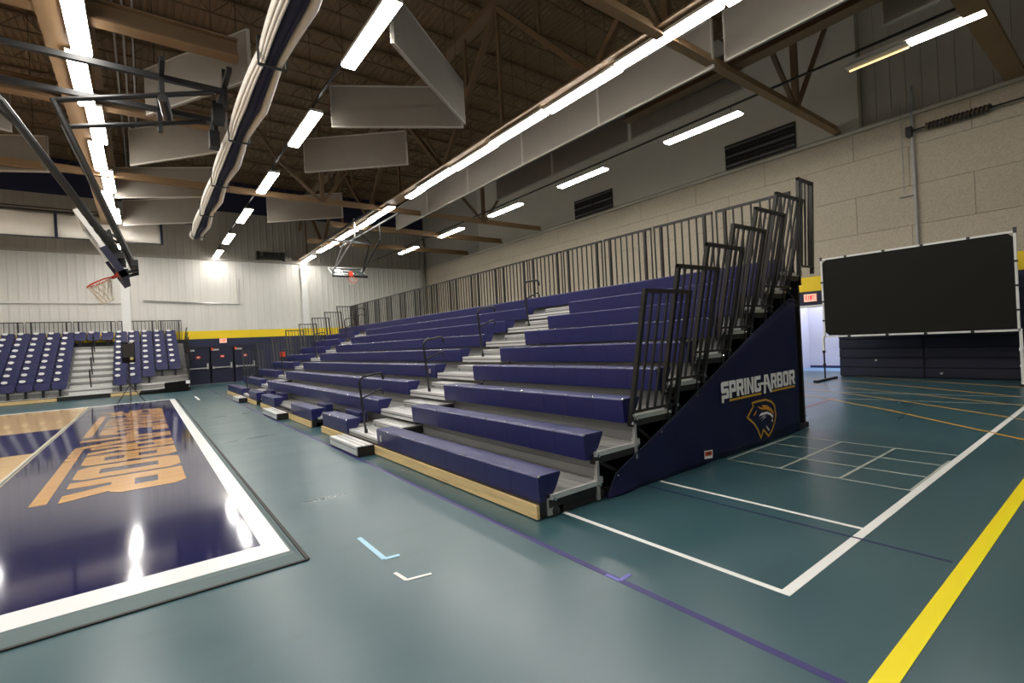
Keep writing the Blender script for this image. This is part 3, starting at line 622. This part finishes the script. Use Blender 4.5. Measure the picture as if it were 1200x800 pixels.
# ------------------------------------------------------------------ raised wooden court
CZ = 0.028
ct = thing('basketball_court', 'raised wooden basketball court with navy apron and tan lettering', 'court floor', (0, 0, 0))
CX, CY0, CY1, BX = 0.80, 5.04, 25.6, -1.78
b = MB(); b.hexa([(-20, 4.50, 0), (1.02, 4.50, 0), (1.02, 26.2, 0), (-20, 26.2, 0), (-20, 4.64, CZ-.002), (.98, 4.64, CZ-.002), (.98, 26.15, CZ-.002), (-20, 26.15, CZ-.002)]); b.build('court_base', mat('ramp_edge_grey', (.075, .12, .125), .5), ct)
tr = MB(); tr.bar((-20, 4.47, .006), (1.05, 4.47, .006), .03, .012).bar((1.05, 4.47, .006), (1.05, 26.2, .006), .03, .012); tr.build('edge_strip', DARKU, ct)
ap = MB(); ap.box(BX, CX-.02, CY0, CY1, .005, CZ); ap.build('apron', COURTN, ct)
w = MB(); w.box(-20, CX+.16, 4.72, CY0, .006, CZ+.001).box(CX-.02, CX+.16, CY0, CY1, .006, CZ+.001).box(-20, CX+.16, CY1, CY1+.3, .006, CZ+.001); w.build('border_line', COURTW, ct)
MB().box(-20, BX-.10, CY0, CY1, .005, CZ).build('playing_surface', MAPLE, ct)
MB().box(BX-.10, BX-.055, CY0, CY1, .006, CZ+.0012).build('base_line', mat('cream_line', (.68, .6, .45), .25), ct)
MB().box(BX-.055, BX-.02, CY0, CY1, .004, CZ-.012).build('joint_gap', BLK, ct)
MB().box(BX-.02, BX, CY0, CY1, .006, CZ+.001).build('base_line', mat('gold_trim', (.5, .4, .25), .3), ct)
MB().box(-7.6, BX-.10, 13.75, 18.1, .006, CZ+.0015).build('free_throw_lane', COURTN, ct)
MB().box(-20, BX-.1, 10.9, 10.93, .006, CZ+.0014).build('court_line', BRN, ct)
sc = 5.83
lets, bar = wordmark(lambda u, v, e: (-.96+v*sc*.98, 21.85-u*sc, CZ+.0018+e))
for l in lets: fixup(l.build('lettering', LETTAN, ct))
fixup(bar.build('lettering_underline', LETTAN, ct))
MB().box(.30, .62, 24.6, 25.5, .006, CZ+.001).build('corner_patch', mat('dark_navy_patch', (.008, .01, .05), .2), ct)

# ------------------------------------------------------------------ telescopic bleacher
BY0, BY1 = 3.74, 26.4
A1, A2 = (7.97, 9.52), (20.62, 22.17)
bl = thing('telescopic_bleacher', 'long bank of navy bench seating with aluminium aisles and black rails', 'bleachers', (3.0, 15, 0))
def add(mb, name, m, parent=bl, smooth=False):
    # parts carry world coordinates; shift them to the bleacher's own origin
    base = Vector((3.0, 15, 0)); mb.v = [(a-base.x, b-base.y, c) for a, b, c in mb.v]; return mb.build(name, m, parent, smooth=smooth)
def rowx(n): return 3.17+.66*(n-1)
def rowz(n): return .22+.309*(n-1)
segs1 = [(BY0, 11.1), (12.0, 18.14), (19.04, BY1)]
for n in range(1, 10):
    x, z = rowx(n), rowz(n); xe = x+.76 if n < 9 else 9.12
    for (a, b) in (segs1 if n == 1 else [(BY0, BY1)]):
        d = MB(); d.box(x, xe, a, b, z-.02, z)
        k = x+.32
        while k < xe-.06: d.box(k, k+.012, a+.01, b-.01, z, z+.004); k += .11
        add(d, 'deck', GALV)
        e = MB(); e.box(x-.012, x+.05, a, b, z-.075, z+.002); add(e, 'deck_nosing', BLK)
        for yy in (a, b):
            s = -1 if yy == a else 1
            e = MB(); e.box(x+.03, xe-.02, yy+s*.002, yy+s*.035, z-.045, z+.006); add(e, 'deck_end_trim', ALU)
            e = MB(); e.box(x-.0, xe, yy-.03, yy+.03, z-.12, z-.046); add(e, 'deck_arm', BLK)
    if n < 9:
        rr = MB(); z2 = rowz(n+1); xr = x+.75
        rr.box(xr, xr+.015, BY0+.01, BY1-.01, z, z2-.02); rr.box(xr-.012, xr, BY0+.01, BY1-.01, z+.10, z+.115); rr.box(xr-.012, xr, BY0+.01, BY1-.01, z+.2, z+.212); add(rr, 'riser', GALV)
# kick boards of raw pine
for a, b in segs1:
    k = MB(); k.box(3.025, 3.06, a, b, .012, .145); add(k, 'kick_board', PINE)
    k = MB(); k.box(3.062, 3.17, a, b, .015, .17); add(k, 'front_channel', BLK)
# understructure
for yy in (BY0+.03, 7.9, 9.6, 12.05, 15.1, 18.1, 20.5, 22.3, BY1-.03):
    f = MB()
    for n in range(1, 10):
        x, z = rowx(n)+.7, rowz(n)
        f.bar((x, yy, 0.04), (x, yy, z-.05), .06)
        if n > 1: f.bar((x-.62, yy, z-.1), (x, yy, max(.1, z-.55)), .035); f.bar((x, yy, z-.55), (x-.66, yy, z-.55), .035)
        f.box(x-.5, x+.12, yy-.04, yy+.04, .01, .1)
    add(f, 'support_frame', DARKU)
for n in range(1, 10):
    f = MB(); x, z = rowx(n), rowz(n)
    f.bar((x+.7, BY0-.03, z-.2), (x+.7, BY0-.03, z+.22), .035); f.bar((x+.73, BY0-.05, z+.01), (x+.73, BY0+.02, z+.01), .07)
    add(f, 'end_bracket', ZINC if n < 3 else BLK)
    f = MB(); f.tube([(x+.7, BY0-.055, z-.03), (x+.7, BY0-.07, z-.03)], .02, 8).tube([(x+.05, BY0-.055, z-.03), (x+.05, BY0-.07, z-.03)], .016, 8); add(f, 'bolt_head', CHROM)
f = MB(); f.bar((3.20, BY0-.01, .02), (3.20, BY0-.01, .19), .09, .02); add(f, 'wheel_bracket', ZINC); f = MB(); f.tube([(3.26, BY0-.03, .05), (3.26, BY0+.02, .05)], .048, 12); add(f, 'floor_wheel', BLK)
bk = MB(); bk.box(9.10, 9.14, BY0+.05, BY1-.05, 0, 2.72); add(bk, 'back_panel', DARKU)
# seats: one module, copied along each row
PROF = [(.015, -.065), (.075, -.07), (.215, .035), (.255, .10), (.30, .19), (.305, .203), (.293, .213), (.03, .213), (.010, .207), (.0, .195)]
ML = .47; GAP = .0015
sm = MB(); sm.prism_y(PROF, GAP, ML-GAP); sm.mesh_ = None
smesh = sm.mesh('seat_module', SEAT)
clipm = MB(); clipm.tube([(.012, ML/2, .212), (.012, ML/2, .217)], .011, 6)
import bmesh
b = bmesh.new(); b.from_mesh(smesh); bmesh.ops.recalc_face_normals(b, faces=b.faces); b.to_mesh(smesh); b.free()
cm = MB()
cm.prism_y([(.0, .212), (.0, .199), (.004, .199), (.004, .212)], ML*.36, ML*.64)
def bench(n, y0, y1, far=False):
    x, z = 3.06+.66*(n-1), rowz(n)
    cnt = max(1, round((y1-y0)/ML)); L = (y1-y0)/cnt
    s = MB(); s.box(.06, .20, .01, y1-y0-.01, -.02, .03); s.box(.10, .16, .01, y1-y0-.01, .03, .17)
    o = s.build('bench_section', BLK, bl, (x-3.0, y0-15, z))
    if far:
        q = MB()
        for i in range(cnt): q.prism_y(PROF, i*L+GAP, (i+1)*L-GAP)
        f = stuff(fixnormals(q.build('seat_module', SEAT, o)))
    else:
        for i in range(cnt):
            f = link('seat_module', smesh, o, (0, i*L, 0)); f.scale = (1, L/ML, 1)
    if n <= 6 and y0 < 10:
        c = MB()
        for i in range(cnt):
            c.tube([(.0, i*L, .204), (.012, i*L, .214)], .014, 6)
        if n == 1 and y0 < 5: c.tube([(.035, .3, -.065), (.02, .3, -.075)], .012, 6)
        c.build('seat_screw', CHROM, o)
    return o
for n in range(1, 10):
    if n == 1:
        for a, b_ in ((BY0, A1[0]), (A1[1], 11.1), (12.0, 14.0), (16.14, 18.14), (19.04, A2[0])): bench(1, a, b_)
    elif n == 9: bench(9, BY0, A2[1])
    else: bench(n, BY0, A1[0]); bench(n, A1[1], A2[0])
    bench(n, A2[1], BY1, far=True)
# number plates on two benches
for n, yy in ((1, 7.78), (4, 9.75)):
    x, z = 3.06+.66*(n-1), rowz(n); p_ = MB(); p_.box(x-.006, x+.004, yy-.035, yy+.035, z+.02, z+.12); add(p_, 'row_plate', ZINC)
# low companion seats by the wheelchair bays
for ya, yb in ((10.15, 11.05), (12.5, 13.3), (17.3, 18.2), (19.2, 20.0)):
    f = MB(); f.box(3.55, 3.72, ya, yb, .24, .45); o = add(f, 'companion_pad', SEAT); md = o.modifiers.new('bevel', 'BEVEL'); md.width = .02; md.segments = 2
# aisle treads and half steps
for a, b_ in (A1, A2):
    for n in range(1, 9):
        x, z = rowx(n), rowz(n)
        t = MB(); t.box(x-.06, x+.42, a+.03, b_-.03, z+.004, z+.020, 1)
        for k in range(5): t.box(x-.055+k*.095, x+.022+k*.095, a+.03, b_-.03, z+.020, z+.030)
        t.box(x-.068, x-.056, a+.03, b_-.03, z-.085, z+.028); t.box(x-.071, x-.068, a+.03, b_-.03, z-.035, z-.015, 1)
        add(t, 'aisle_tread', [ALU, GROOVE])
        s = MB(); x0, x1, h = x+.36, x+.755, .155; ya, yb = a-.02, b_-.22
        s.box(x0, x1, ya, yb, z+h-.022, z+h, 1)
        for k in range(4): s.box(x0+.004+k*.097, x0+.080+k*.097, ya, yb, z+h, z+h+.010)
        s.box(x0-.010, x0, ya, yb, z+h-.05, z+h+.009); s.box(x0-.013, x0-.010, ya, yb, z+h-.03, z+h-.018, 1)
        o = add(s, 'half_step', [ALU, GROOVE])
        r = MB(); r.box(x0+.02, x0+.035, ya+.015, yb-.015, z+.006, z+h-.05); add(r, 'step_riser', GALV, o)
        for yy in (ya+.004, yb-.004): r = MB(); r.box(x0+.015, x1, yy-.004, yy+.004, z+.006, z+h-.022); add(r, 'step_end_panel', BLK, o)
# loose front steps standing on the floor
def front_step(y0, y1):
    s = MB(); s.box(2.74, 3.02, y0, y1, .145, .168, 1)
    for k in range(3): s.box(2.742+k*.094, 2.812+k*.094, y0+.005, y1-.005, .168, .178)
    s.box(2.72, 2.74, y0, y1, .03, .176); s.box(2.716, 2.72, y0, y1, .125, .135, 1)
    o = add(s, 'front_step', [ALU, GROOVE])
    for yy in (y0, y1):
        e = MB(); e.box(2.735, 3.02, yy-.012, yy+.012, .012, .166); add(e, 'step_end_panel', BLK)
front_step(8.0, 9.45); front_step(14.15, 16.0); front_step(20.7, 22.1)
# aisle handrails: a bent tube with a return loop
def handrail(n, yc, small=False):
    x, z = rowx(n)+.0, rowz(n); r = .021
    pts = [(x, yc, z-.02), (x-.05, yc, z+.55), (x-.08, yc, z+.95), (x-.06, yc, z+1.02), (x+.0, yc, z+1.06), (x+.26, yc, z+1.10), (x+.33, yc, z+1.10), (x+.37, yc, z+1.05), (x+.37, yc, z+.98)]
    h = MB(); h.tube(pts, r, 8); o = add(h, 'aisle_handrail', BLK, smooth=True)
    h = MB(); h.tube([(x-.058, yc, z+.66), (x+.27, yc, z+.80), (x+.33, yc, z+.80), (x+.36, yc, z+.76), (x+.36, yc, z+.70)], .017, 8); add(h, 'lower_rail', BLK, o, True)
    o.children[0].parent = o
    h = MB(); h.tube([(x, yc, z-.02), (x-.004, yc, z+.10)], .03, 8); h.box(x-.06, x+.06, yc-.05, yc+.05, z-.004, z+.02); add(h, 'rail_socket', BLK, o)
for a in (A1, A2):
    for n in (1, 3, 5, 7): handrail(n, (a[0]+a[1])/2-.0)
handrail(9, A2[1]+1.6)
# end rails, leaning outwards
def end_rail(n, yb, sgn, x0=None, wd=.86, z0=None, ht=1.56, lean=.31):
    x0 = x0 if x0 is not None else 4.47+.66*(n-3); z0 = z0 if z0 is not None else rowz(n)-.10
    def P(x, t): return (x, yb+sgn*(.02+lean*t), z0+ht*t)
    f = MB(); f.bar(P(x0, 0), P(x0, 1), .05, .05); f.bar(P(x0+wd, .03), P(x0+wd, 1), .05, .05); f.bar(P(x0-.025, .985), P(x0+wd+.025, .985), .045, .045); f.bar(P(x0, .10), P(x0+wd, .10), .03, .03)
    o = add(f, 'end_rail', RAIL); k = 5 if wd > .6 else 3
    for i in range(1, k+1):
        q = MB(); xx = x0+wd*i/(k+1); q.bar(P(xx, .10), P(xx, .98), .024, .024); add(q, 'baluster', RAIL, o)
    if yb < 10:
        for xx, t in ((x0, .02), (x0, .08), (x0+wd, .09)):
            q = MB(); a = Vector(P(xx, t)); q.tube([a+Vector((0, -.03, 0)), a+Vector((0, -.04, 0))], .02, 8); add(q, 'bolt_head', CHROM, o)
for n in range(3, 9): end_rail(n, BY0, -1); 
for n in range(2, 9): end_rail(n, BY1, 1)
end_rail(9, 3.46, -1, x0=8.46, wd=.5, z0=2.60, ht=1.56, lean=.06); end_rail(9, BY1, 1)
# back rail in panels
y = BY0+.0; breaks = []
while y < BY1-.3:
    e = min(y+1.38, BY1); f = MB(); x = 9.02
    f.bar((x, y, 4.10), (x, e, 4.10), .045, .045); f.bar((x, y, 2.72), (x, e, 2.72), .04, .04)
    for s in (.13, .87): yy = y+(e-y)*s; f.bar((x, yy, 2.4), (x, yy, 4.1), .055)
    o = add(f, 'back_rail_panel', RAIL)
    for i in range(9):
        if i in (1, 7): continue
        q = MB(); yy = y+.012+(e-y-.024)*i/8; q.bar((x, yy, 2.72), (x, yy, 4.1), .024); add(q, 'baluster', RAIL, o)
    y = e+.07
# vinyl curtain closing the near end, with wordmark, emblem and warning label
top = [(4.0, .03), (4.15, .25), (4.69, .483), (5.55, .86), (7.31, 1.68), (8.62, 2.235), (8.86, 2.235)]
def topz(x):
    for (a, za), (b_, zb_) in zip(top, top[1:]):
        if a <= x <= b_: return za+(zb_-za)*(x-a)/(b_-a)
    return top[-1][1]
def wave(x, t): return 3.70+.012*math.sin(x*3.1+1)*(1-.3*t)+.010*math.sin(x*7.3+t*3)*(1-t) - (.05*math.exp(-((x-4.3)/.25)**2)*(1-t))
q = MB(); NX, NZ = 70, 12
for i in range(NX+1):
    x = 4.0+4.86*i/NX
    for k in range(NZ+1): t = k/NZ; q.v.append((x, wave(x, t)+.0, .006+(topz(x)-.006)*t))
for i in range(NX):
    for k in range(NZ): a = i*(NZ+1)+k; q.f.append((a, a+NZ+1, a+NZ+2, a+1)); q.mi.append(0)
cu = add(q, 'end_curtain', VINYL, smooth=True); md = cu.modifiers.new('thick', 'SOLIDIFY'); md.thickness = .008; md.offset = 1
q = MB(); q.tube([(x, 3.69, z) for x, z in top], .009, 5); add(q, 'curtain_hem', NAVYP, cu)
q = MB()
for x in (4.17, 5.0, 5.8, 6.5, 7.2, 7.9, 8.55): q.tube([(x, 3.69, topz(x)-.03), (x, 3.675, topz(x)-.03)], .013, 6)
q.tube([(8.84, 3.69, 1.1), (8.84, 3.675, 1.1)], .015, 6); add(q, 'curtain_snap', CHROM, cu)
YC = 3.662
lets, bar = wordmark(lambda u, v, e: (6.36+u, YC-e, .825+v))
for l in lets: add(l, 'lettering', LETW, cu)
add(bar, 'lettering_underline', LETG, cu)
OUT = [(7.035, .483), (7.226, .627), (7.196, .677), (7.381, .684), (7.619, .678), (7.804, .625), (7.9, .548), (7.898, .492), (7.921, .414), (7.865, .291), (7.777, .192), (7.653, .11), (7.498, .235), (7.406, .119), (7.327, .261), (7.224, .365)]
q = MB()
for (a, za), (b_, zb_) in zip(OUT, OUT[1:]+OUT[:1]):
    d = Vector((b_-a, zb_-za)).normalized(); n_ = Vector((-d.y, d.x))*.016; e_ = d*.010
    q.poly([(p[0], YC, p[1]) for p in ((a-e_.x-n_.x, za-e_.y-n_.y), (b_+e_.x-n_.x, zb_+e_.y-n_.y), (b_+e_.x+n_.x, zb_+e_.y+n_.y), (a-e_.x+n_.x, za-e_.y+n_.y))])
add(q, 'emblem_outline', LETG, cu)
def flat(polys, name, m):
    q = MB()
    for p in polys: q.poly([(x, YC-.001, z) for x, z in p])
    add(q, name, m, cu)
flat([[(7.337, .608), (7.423, .562), (7.494, .54), (7.533, .566)], [(7.483, .614), (7.647, .588), (7.533, .566)], [(7.533, .566), (7.494, .54), (7.604, .53), (7.647, .588)], [(7.647, .588), (7.604, .53), (7.75, .483), (7.774, .526)], [(7.774, .526), (7.75, .483), (7.859, .422), (7.844, .462)], [(7.314, .557), (7.208, .488), (7.254, .485), (7.311, .522)]], 'emblem_mane', mat('orange_print', (.75, .33, .02), .6))
flat([[(7.368, .452), (7.452, .495), (7.637, .492), (7.633, .456), (7.522, .458)], [(7.637, .492), (7.766, .453), (7.743, .419), (7.633, .456)], [(7.766, .453), (7.827, .408), (7.807, .364), (7.743, .419)], [(7.4, .408), (7.52, .444), (7.595, .443), (7.481, .424)], [(7.432, .367), (7.555, .417), (7.611, .422), (7.496, .386)], [(7.579, .295), (7.629, .233), (7.61, .236)], [(7.579, .295), (7.64, .25), (7.683, .207), (7.662, .188), (7.61, .236)], [(7.774, .35), (7.813, .35), (7.809, .318), (7.77, .314)]], 'emblem_muzzle', LETW)
flat([[(5.865, .09), (6.06, .07), (6.07, .18), (5.87, .20)]], 'warning_label', LETW)
q = MB(); q.poly([(5.885, YC-.002, .125), (6.045, YC-.002, .11), (6.05, YC-.002, .168), (5.885, YC-.002, .183)]); add(q, 'label_print', RED, cu)
q = MB()
for k in range(3): q.poly([(5.93+k*.03, YC-.003, .135-.002*k), (5.95+k*.03, YC-.003, .133-.002*k), (5.95+k*.03, YC-.003, .165-.002*k), (5.93+k*.03, YC-.003, .167-.002*k)])
add(q, 'label_mark', BLK, cu)

# ------------------------------------------------------------------ far bank of stadium seats
fb = thing('seating_bank', 'far bank of tip-up stadium seats facing the court, with a stepped aisle', 'bleachers', (0, 32, 0))
FX0, FX1 = -9.0, 1.95
def FY(n): return 32.0-32+.56*(n-1)
for n in range(1, 10):
    y, z = FY(n), rowz(n); ye = y+.66 if n < 9 else 5.2
    d = MB(); d.box(FX0, FX1, y, ye, z-.03, z).box(FX0, FX1, y-.005, y+.03, z-.09, z); d.build('deck', ALU if n < 3 else GALV, fb)
    if n < 9: MB().box(FX0, FX1, ye-.02, ye, z, rowz(n+1)-.03).build('riser', GALV, fb)
    if n < 9:
        t = MB(); t.box(-3.05, -1.4, y+.30, ye-.02, z, z+.15).box(-3.05, -1.4, y+.28, y+.30, z+.09, z+.155); t.build('half_step', ALU, fb)
        t = MB(); t.box(-3.05, -1.4, y-.02, y+.27, z, z+.012); t.build('aisle_tread', ALU, fb)
MB().box(FX0, -3.45, -.06, -.03, .02, .17).build('kick_board', PINE, fb)
MB().box(-1.45, -.25, -.06, -.03, .02, .17).build('kick_board', PINE, fb)
MB().box(FX0, FX1, -.02, 0, 0, .2).build('front_channel', BLK, fb)
MB().box(FX1-.02, FX1, 0, 5.2, 0, 2.0).build('end_panel', BLK, fb)
# stadium seat: rounded back, folded pan, centre post
def shell(w, d, h, r=.06):
    mb = MB(); ps = [(-w/2+r, 0), (w/2-r, 0), (w/2, r), (w/2, h-r), (w/2-r, h), (-w/2+r, h), (-w/2, h-r), (-w/2, r)]
    return ps
def plate(mb, ps, y0, y1, tilt):
    n = len(mb.v); k = len(ps)
    for yy in (y0, y1):
        for x, z in ps: mb.v.append((x, yy+z*tilt, z))
    for i in range(k): j = (i+1) % k; mb.f.append((n+i, n+j, n+k+j, n+k+i)); mb.mi.append(0)
    mb.f.append(tuple(n+i for i in range(k-1, -1, -1))); mb.mi.append(0); mb.f.append(tuple(n+k+i for i in range(k))); mb.mi.append(0)
s = MB(); plate(s, [(x, z+.40) for x, z in shell(.545, 0, .46)], .36, .42, .12); plate(s, [(x, z+.36) for x, z in shell(.54, 0, .33, .08)], .06, .16, .16)
s.box(-.22, .22, .14, .40, .37, .44); seatme = s.mesh('stadium_seat', SEAT)
b = bmesh.new(); b.from_mesh(seatme); bmesh.ops.recalc_face_normals(b, faces=b.faces); b.to_mesh(seatme); b.free()
lg = MB(); lg.box(-.05, .05, .28, .36, 0, .42); lg.box(-.12, .12, .26, .40, 0, .02); legme = lg.mesh('seat_post', BLK)
ar = MB(); ar.box(-.30, -.26, .18, .45, .35, .63); armme = ar.mesh('armrest', BLK)
pl = MB(); pl.tube([(-.13, .445, .87), (-.13, .47, .872)], .0, 8)
pl = MB(); n_ = 10; pl.v = [(-.10+.115*math.cos(2*math.pi*i/n_), .405, .80+.062*math.sin(2*math.pi*i/n_)) for i in range(n_)]+[(-.10+.115*math.cos(2*math.pi*i/n_), .44, .81+.062*math.sin(2*math.pi*i/n_)) for i in range(n_)]
pl.v = [(x, y+.03-.0, z+.02) for x, y, z in pl.v]
pl.f = [tuple(range(n_-1, -1, -1)), tuple(range(n_, 2*n_))]+[(i, (i+1) % n_, n_+(i+1) % n_, n_+i) for i in range(n_)]; pl.mi = [0]*len(pl.f); platme = pl.mesh('number_plate', LETW)
def fseat(n, x):
    o = link('stadium_seat', seatme, fb, (x, FY(n)+.02, rowz(n)))
    link('seat_post', legme, o); link('armrest', armme, o); link('number_plate', platme, o, (0, -.10, .02))
for n in range(1, 10):
    for k in range(8): fseat(n, -3.36-.60*k)
    for k in range(5):
        if n >= (1, 1, 2, 3, 3)[k]: fseat(n, -1.05+.6*k)
for x in (-2.88, -2.27, -1.66): fseat(9, x)
f = MB()
for x in (FX0+1.95*k for k in range(6)):
    f = MB(); x1 = min(x+1.88, FX1); f.bar((x, 5.1, 4.15), (x1, 5.1, 4.15), .05); f.bar((x, 5.1, 2.8), (x1, 5.1, 2.8), .04)
    for s in (.12, .88): f.bar((x+(x1-x)*s, 5.1, 2.4), (x+(x1-x)*s, 5.1, 4.15), .06)
    for i in range(11): xx = x+.012+(x1-x-.024)*i/10; f.bar((xx, 5.1, 2.8), (xx, 5.1, 4.15), .025)
    f.build('back_rail_panel', RAIL, fb)
for n in (2, 4, 6, 8):
    y, z = FY(n), rowz(n); h = MB(); h.tube([(-2.22, y+.1, z), (-2.26, y+.06, z+.85), (-2.26, y+.12, z+.92), (-2.26, y+.35, z+.92), (-2.26, y+.38, z+.6)], .028, 6); h.build('aisle_handrail', BLK, fb)
for n in range(3, 9):
    y, z = FY(n), rowz(n); h = MB(); x = FX1+.02
    for k in range(4): h.bar((x, y+.1+k*.17, z), (x+.18, y+.1+k*.17, z+1.25), .035)
    h.bar((x+.18, y+.05, z+1.25), (x+.18, y+.66, z+1.25), .04); h.build('end_rail', BLK, fb)
tp = thing('folded_tarp', 'black vinyl cover slumped over the end of the far seating bank', 'cover', (.7, 31.75, 0))
q = MB(); q.hexa([(-1.0, -.15, 0), (.25, -.2, 0), (.25, .18, 0), (-1.0, .18, 0), (-1.0, -.1, .10), (.25, -.12, .22), (.25, .15, .25), (-1.0, .12, .12)]); q.build('low_flap', MATB, tp)
q = MB(); q.hexa([(.10, -.22, 0.0), (1.15, -.2, 0.0), (1.15, .2, 0.0), (.10, .2, 0.0), (.06, -.15, .50), (1.1, -.12, .56), (1.2, .15, .58), (.1, .15, .52)]); o = q.build('bundle', MATB, tp); md = o.modifiers.new('bevel', 'BEVEL'); md.width = .05; md.segments = 2
MB().box(1.02, 1.2, -.23, -.16, .4, .56).build('roll_tag', LETW, tp)

# speaker on a tripod
sp = thing('loudspeaker', 'black loudspeaker on a tripod stand at the far end of the wooden court', 'loudspeaker', (-.52, 25.5, .029))
q = MB(); q.hexa([(-.22, -.16, 1.68), (.22, -.16, 1.68), (.17, .2, 1.68), (-.17, .2, 1.68), (-.22, -.16, 2.52), (.22, -.16, 2.52), (.17, .2, 2.52), (-.17, .2, 2.52)]); o = q.build('cabinet', MATB, sp); md = o.modifiers.new('bevel', 'BEVEL'); md.width = .025; md.segments = 2
q = MB(); q.box(-.19, .19, -.175, -.16, 1.9, 2.47); q.build('front_grille', DARKU, sp)
q = MB(); q.tube([(.1, -.175, 1.85), (.1, -.18, 1.85)], .06, 10); q.build('badge', mat('brass_badge', (.55, .45, .2), .4), sp)
q = MB(); q.box(.02, .16, -.17, -.162, 2.48, 2.51); q.build('top_label', ZINC, sp)
MB().tube([(0, 0, .1), (0, 0, 1.7)], .022, 8).build('stand_pole', BLK, sp)
MB().tube([(0, 0, .72), (0, 0, .82)], .04, 8).build('collar', BLK, sp)
for a in (.5, 2.6, 4.7): MB().tube([(0, 0, .78), (.52*math.cos(a), .52*math.sin(a), .02)], .016, 6).build('leg', BLK, sp)

# ------------------------------------------------------------------ projection screen and folded bleachers behind it
ps = thing('projection_screen', 'large dark projection screen in a white frame on legs before the panel wall', 'screen', (17.2, 4.17, 0))
Y0, Y1, Z0, Z1 = -2.17, 2.17, 1.38, 3.85
q = MB(); c = .10
q.poly([(-.012, Y0+.05, Z0+.05+c), (-.012, Y0+.05, Z1-.05-c), (-.012, Y0+.05+c, Z1-.05), (-.012, Y1-.05-c, Z1-.05), (-.012, Y1-.05, Z1-.05-c), (-.012, Y1-.05, Z0+.05+c), (-.012, Y1-.05-c, Z0+.05), (-.012, Y0+.05+c, Z0+.05)])
o = q.build('screen_fabric', SCR, ps); md = o.modifiers.new('thick', 'SOLIDIFY'); md.thickness = .01
q = MB(); q.box(-.03, .03, Y0, Y1, Z0-.01, Z0+.04).box(-.03, .03, Y0, Y1, Z1-.05, Z1).box(-.03, .03, Y0, Y0+.05, Z0, Z1).box(-.03, .03, Y1-.05, Y1, Z0, Z1); q.build('screen_frame', WHT, ps)
clip = MB().box(-.045, -.03, -.035, .035, -.025, .025).mesh('frame_clip', BLK)
for s in (.16, .38, .58, .8):
    for z in (Z0+.015, Z1-.025): link('frame_clip', clip, ps, (0, Y1-(Y1-Y0)*s, z))
for z in (1.9, 2.5, 3.1):
    for y in (Y0+.02, Y1-.02): link('frame_clip', clip, ps, (0, y, z))

q = MB(); q.box(-.035, .035, Y1-.05, Y1+.01, Z1-.06, Z1+.04).box(-.035, .035, Y0-.01, Y0+.05, Z1-.06, Z1+.08); q.build('corner_bracket', BLK, ps)
for y in (Y0+.0, Y1+.03):
    MB().box(-.03, .03, y-.03, y+.03, .9 if y > 0 else .0, Z0+.05).build('leg', WHT, ps)
    q = MB(); q.tube([(0, y, .06), (0, y, .95)], .025, 8); q.tube([(0, y, .88), (0, y, .96)], .045, 8).tube([(0, y, .48), (0, y, .54)], .045, 8); q.build('leg_insert', DARKU if y > 0 else WHT, ps)
    q = MB(); q.box(-.75, .85, y-.06, y+.06, .01, .07) if y > 0 else q.box(-.1, .1, y-.06, y+.06, .005, .06); q.build('foot', BLK, ps)
fo = thing('folded_bleacher', 'closed bank of navy bleachers stacked flat against the wall behind the screen', 'bleachers', (18.75, 3.5, 0))
for k in range(9):
    for ya, yb in ((-5.5, .72), (.76, 2.98)):
        q = MB(); z = .03+k*.305; q.hexa([(.0, ya, z), (.4, ya, z), (.4, yb, z), (.0, yb, z), (.02, ya, z+.275), (.4, ya, z+.275), (.4, yb, z+.275), (.02, yb, z+.275)]); q.build('bench_face', NAVYP, fo)
MB().box(.06, .45, -5.5, 2.98, 0, 2.8).build('inner_frame', DARKU, fo)
for y, z in ((.35, .16), (1.95, .55)): MB().box(-.04, .0, y-.03, y+.03, z-.03, z+.03).build('pull_handle', ZINC, fo)
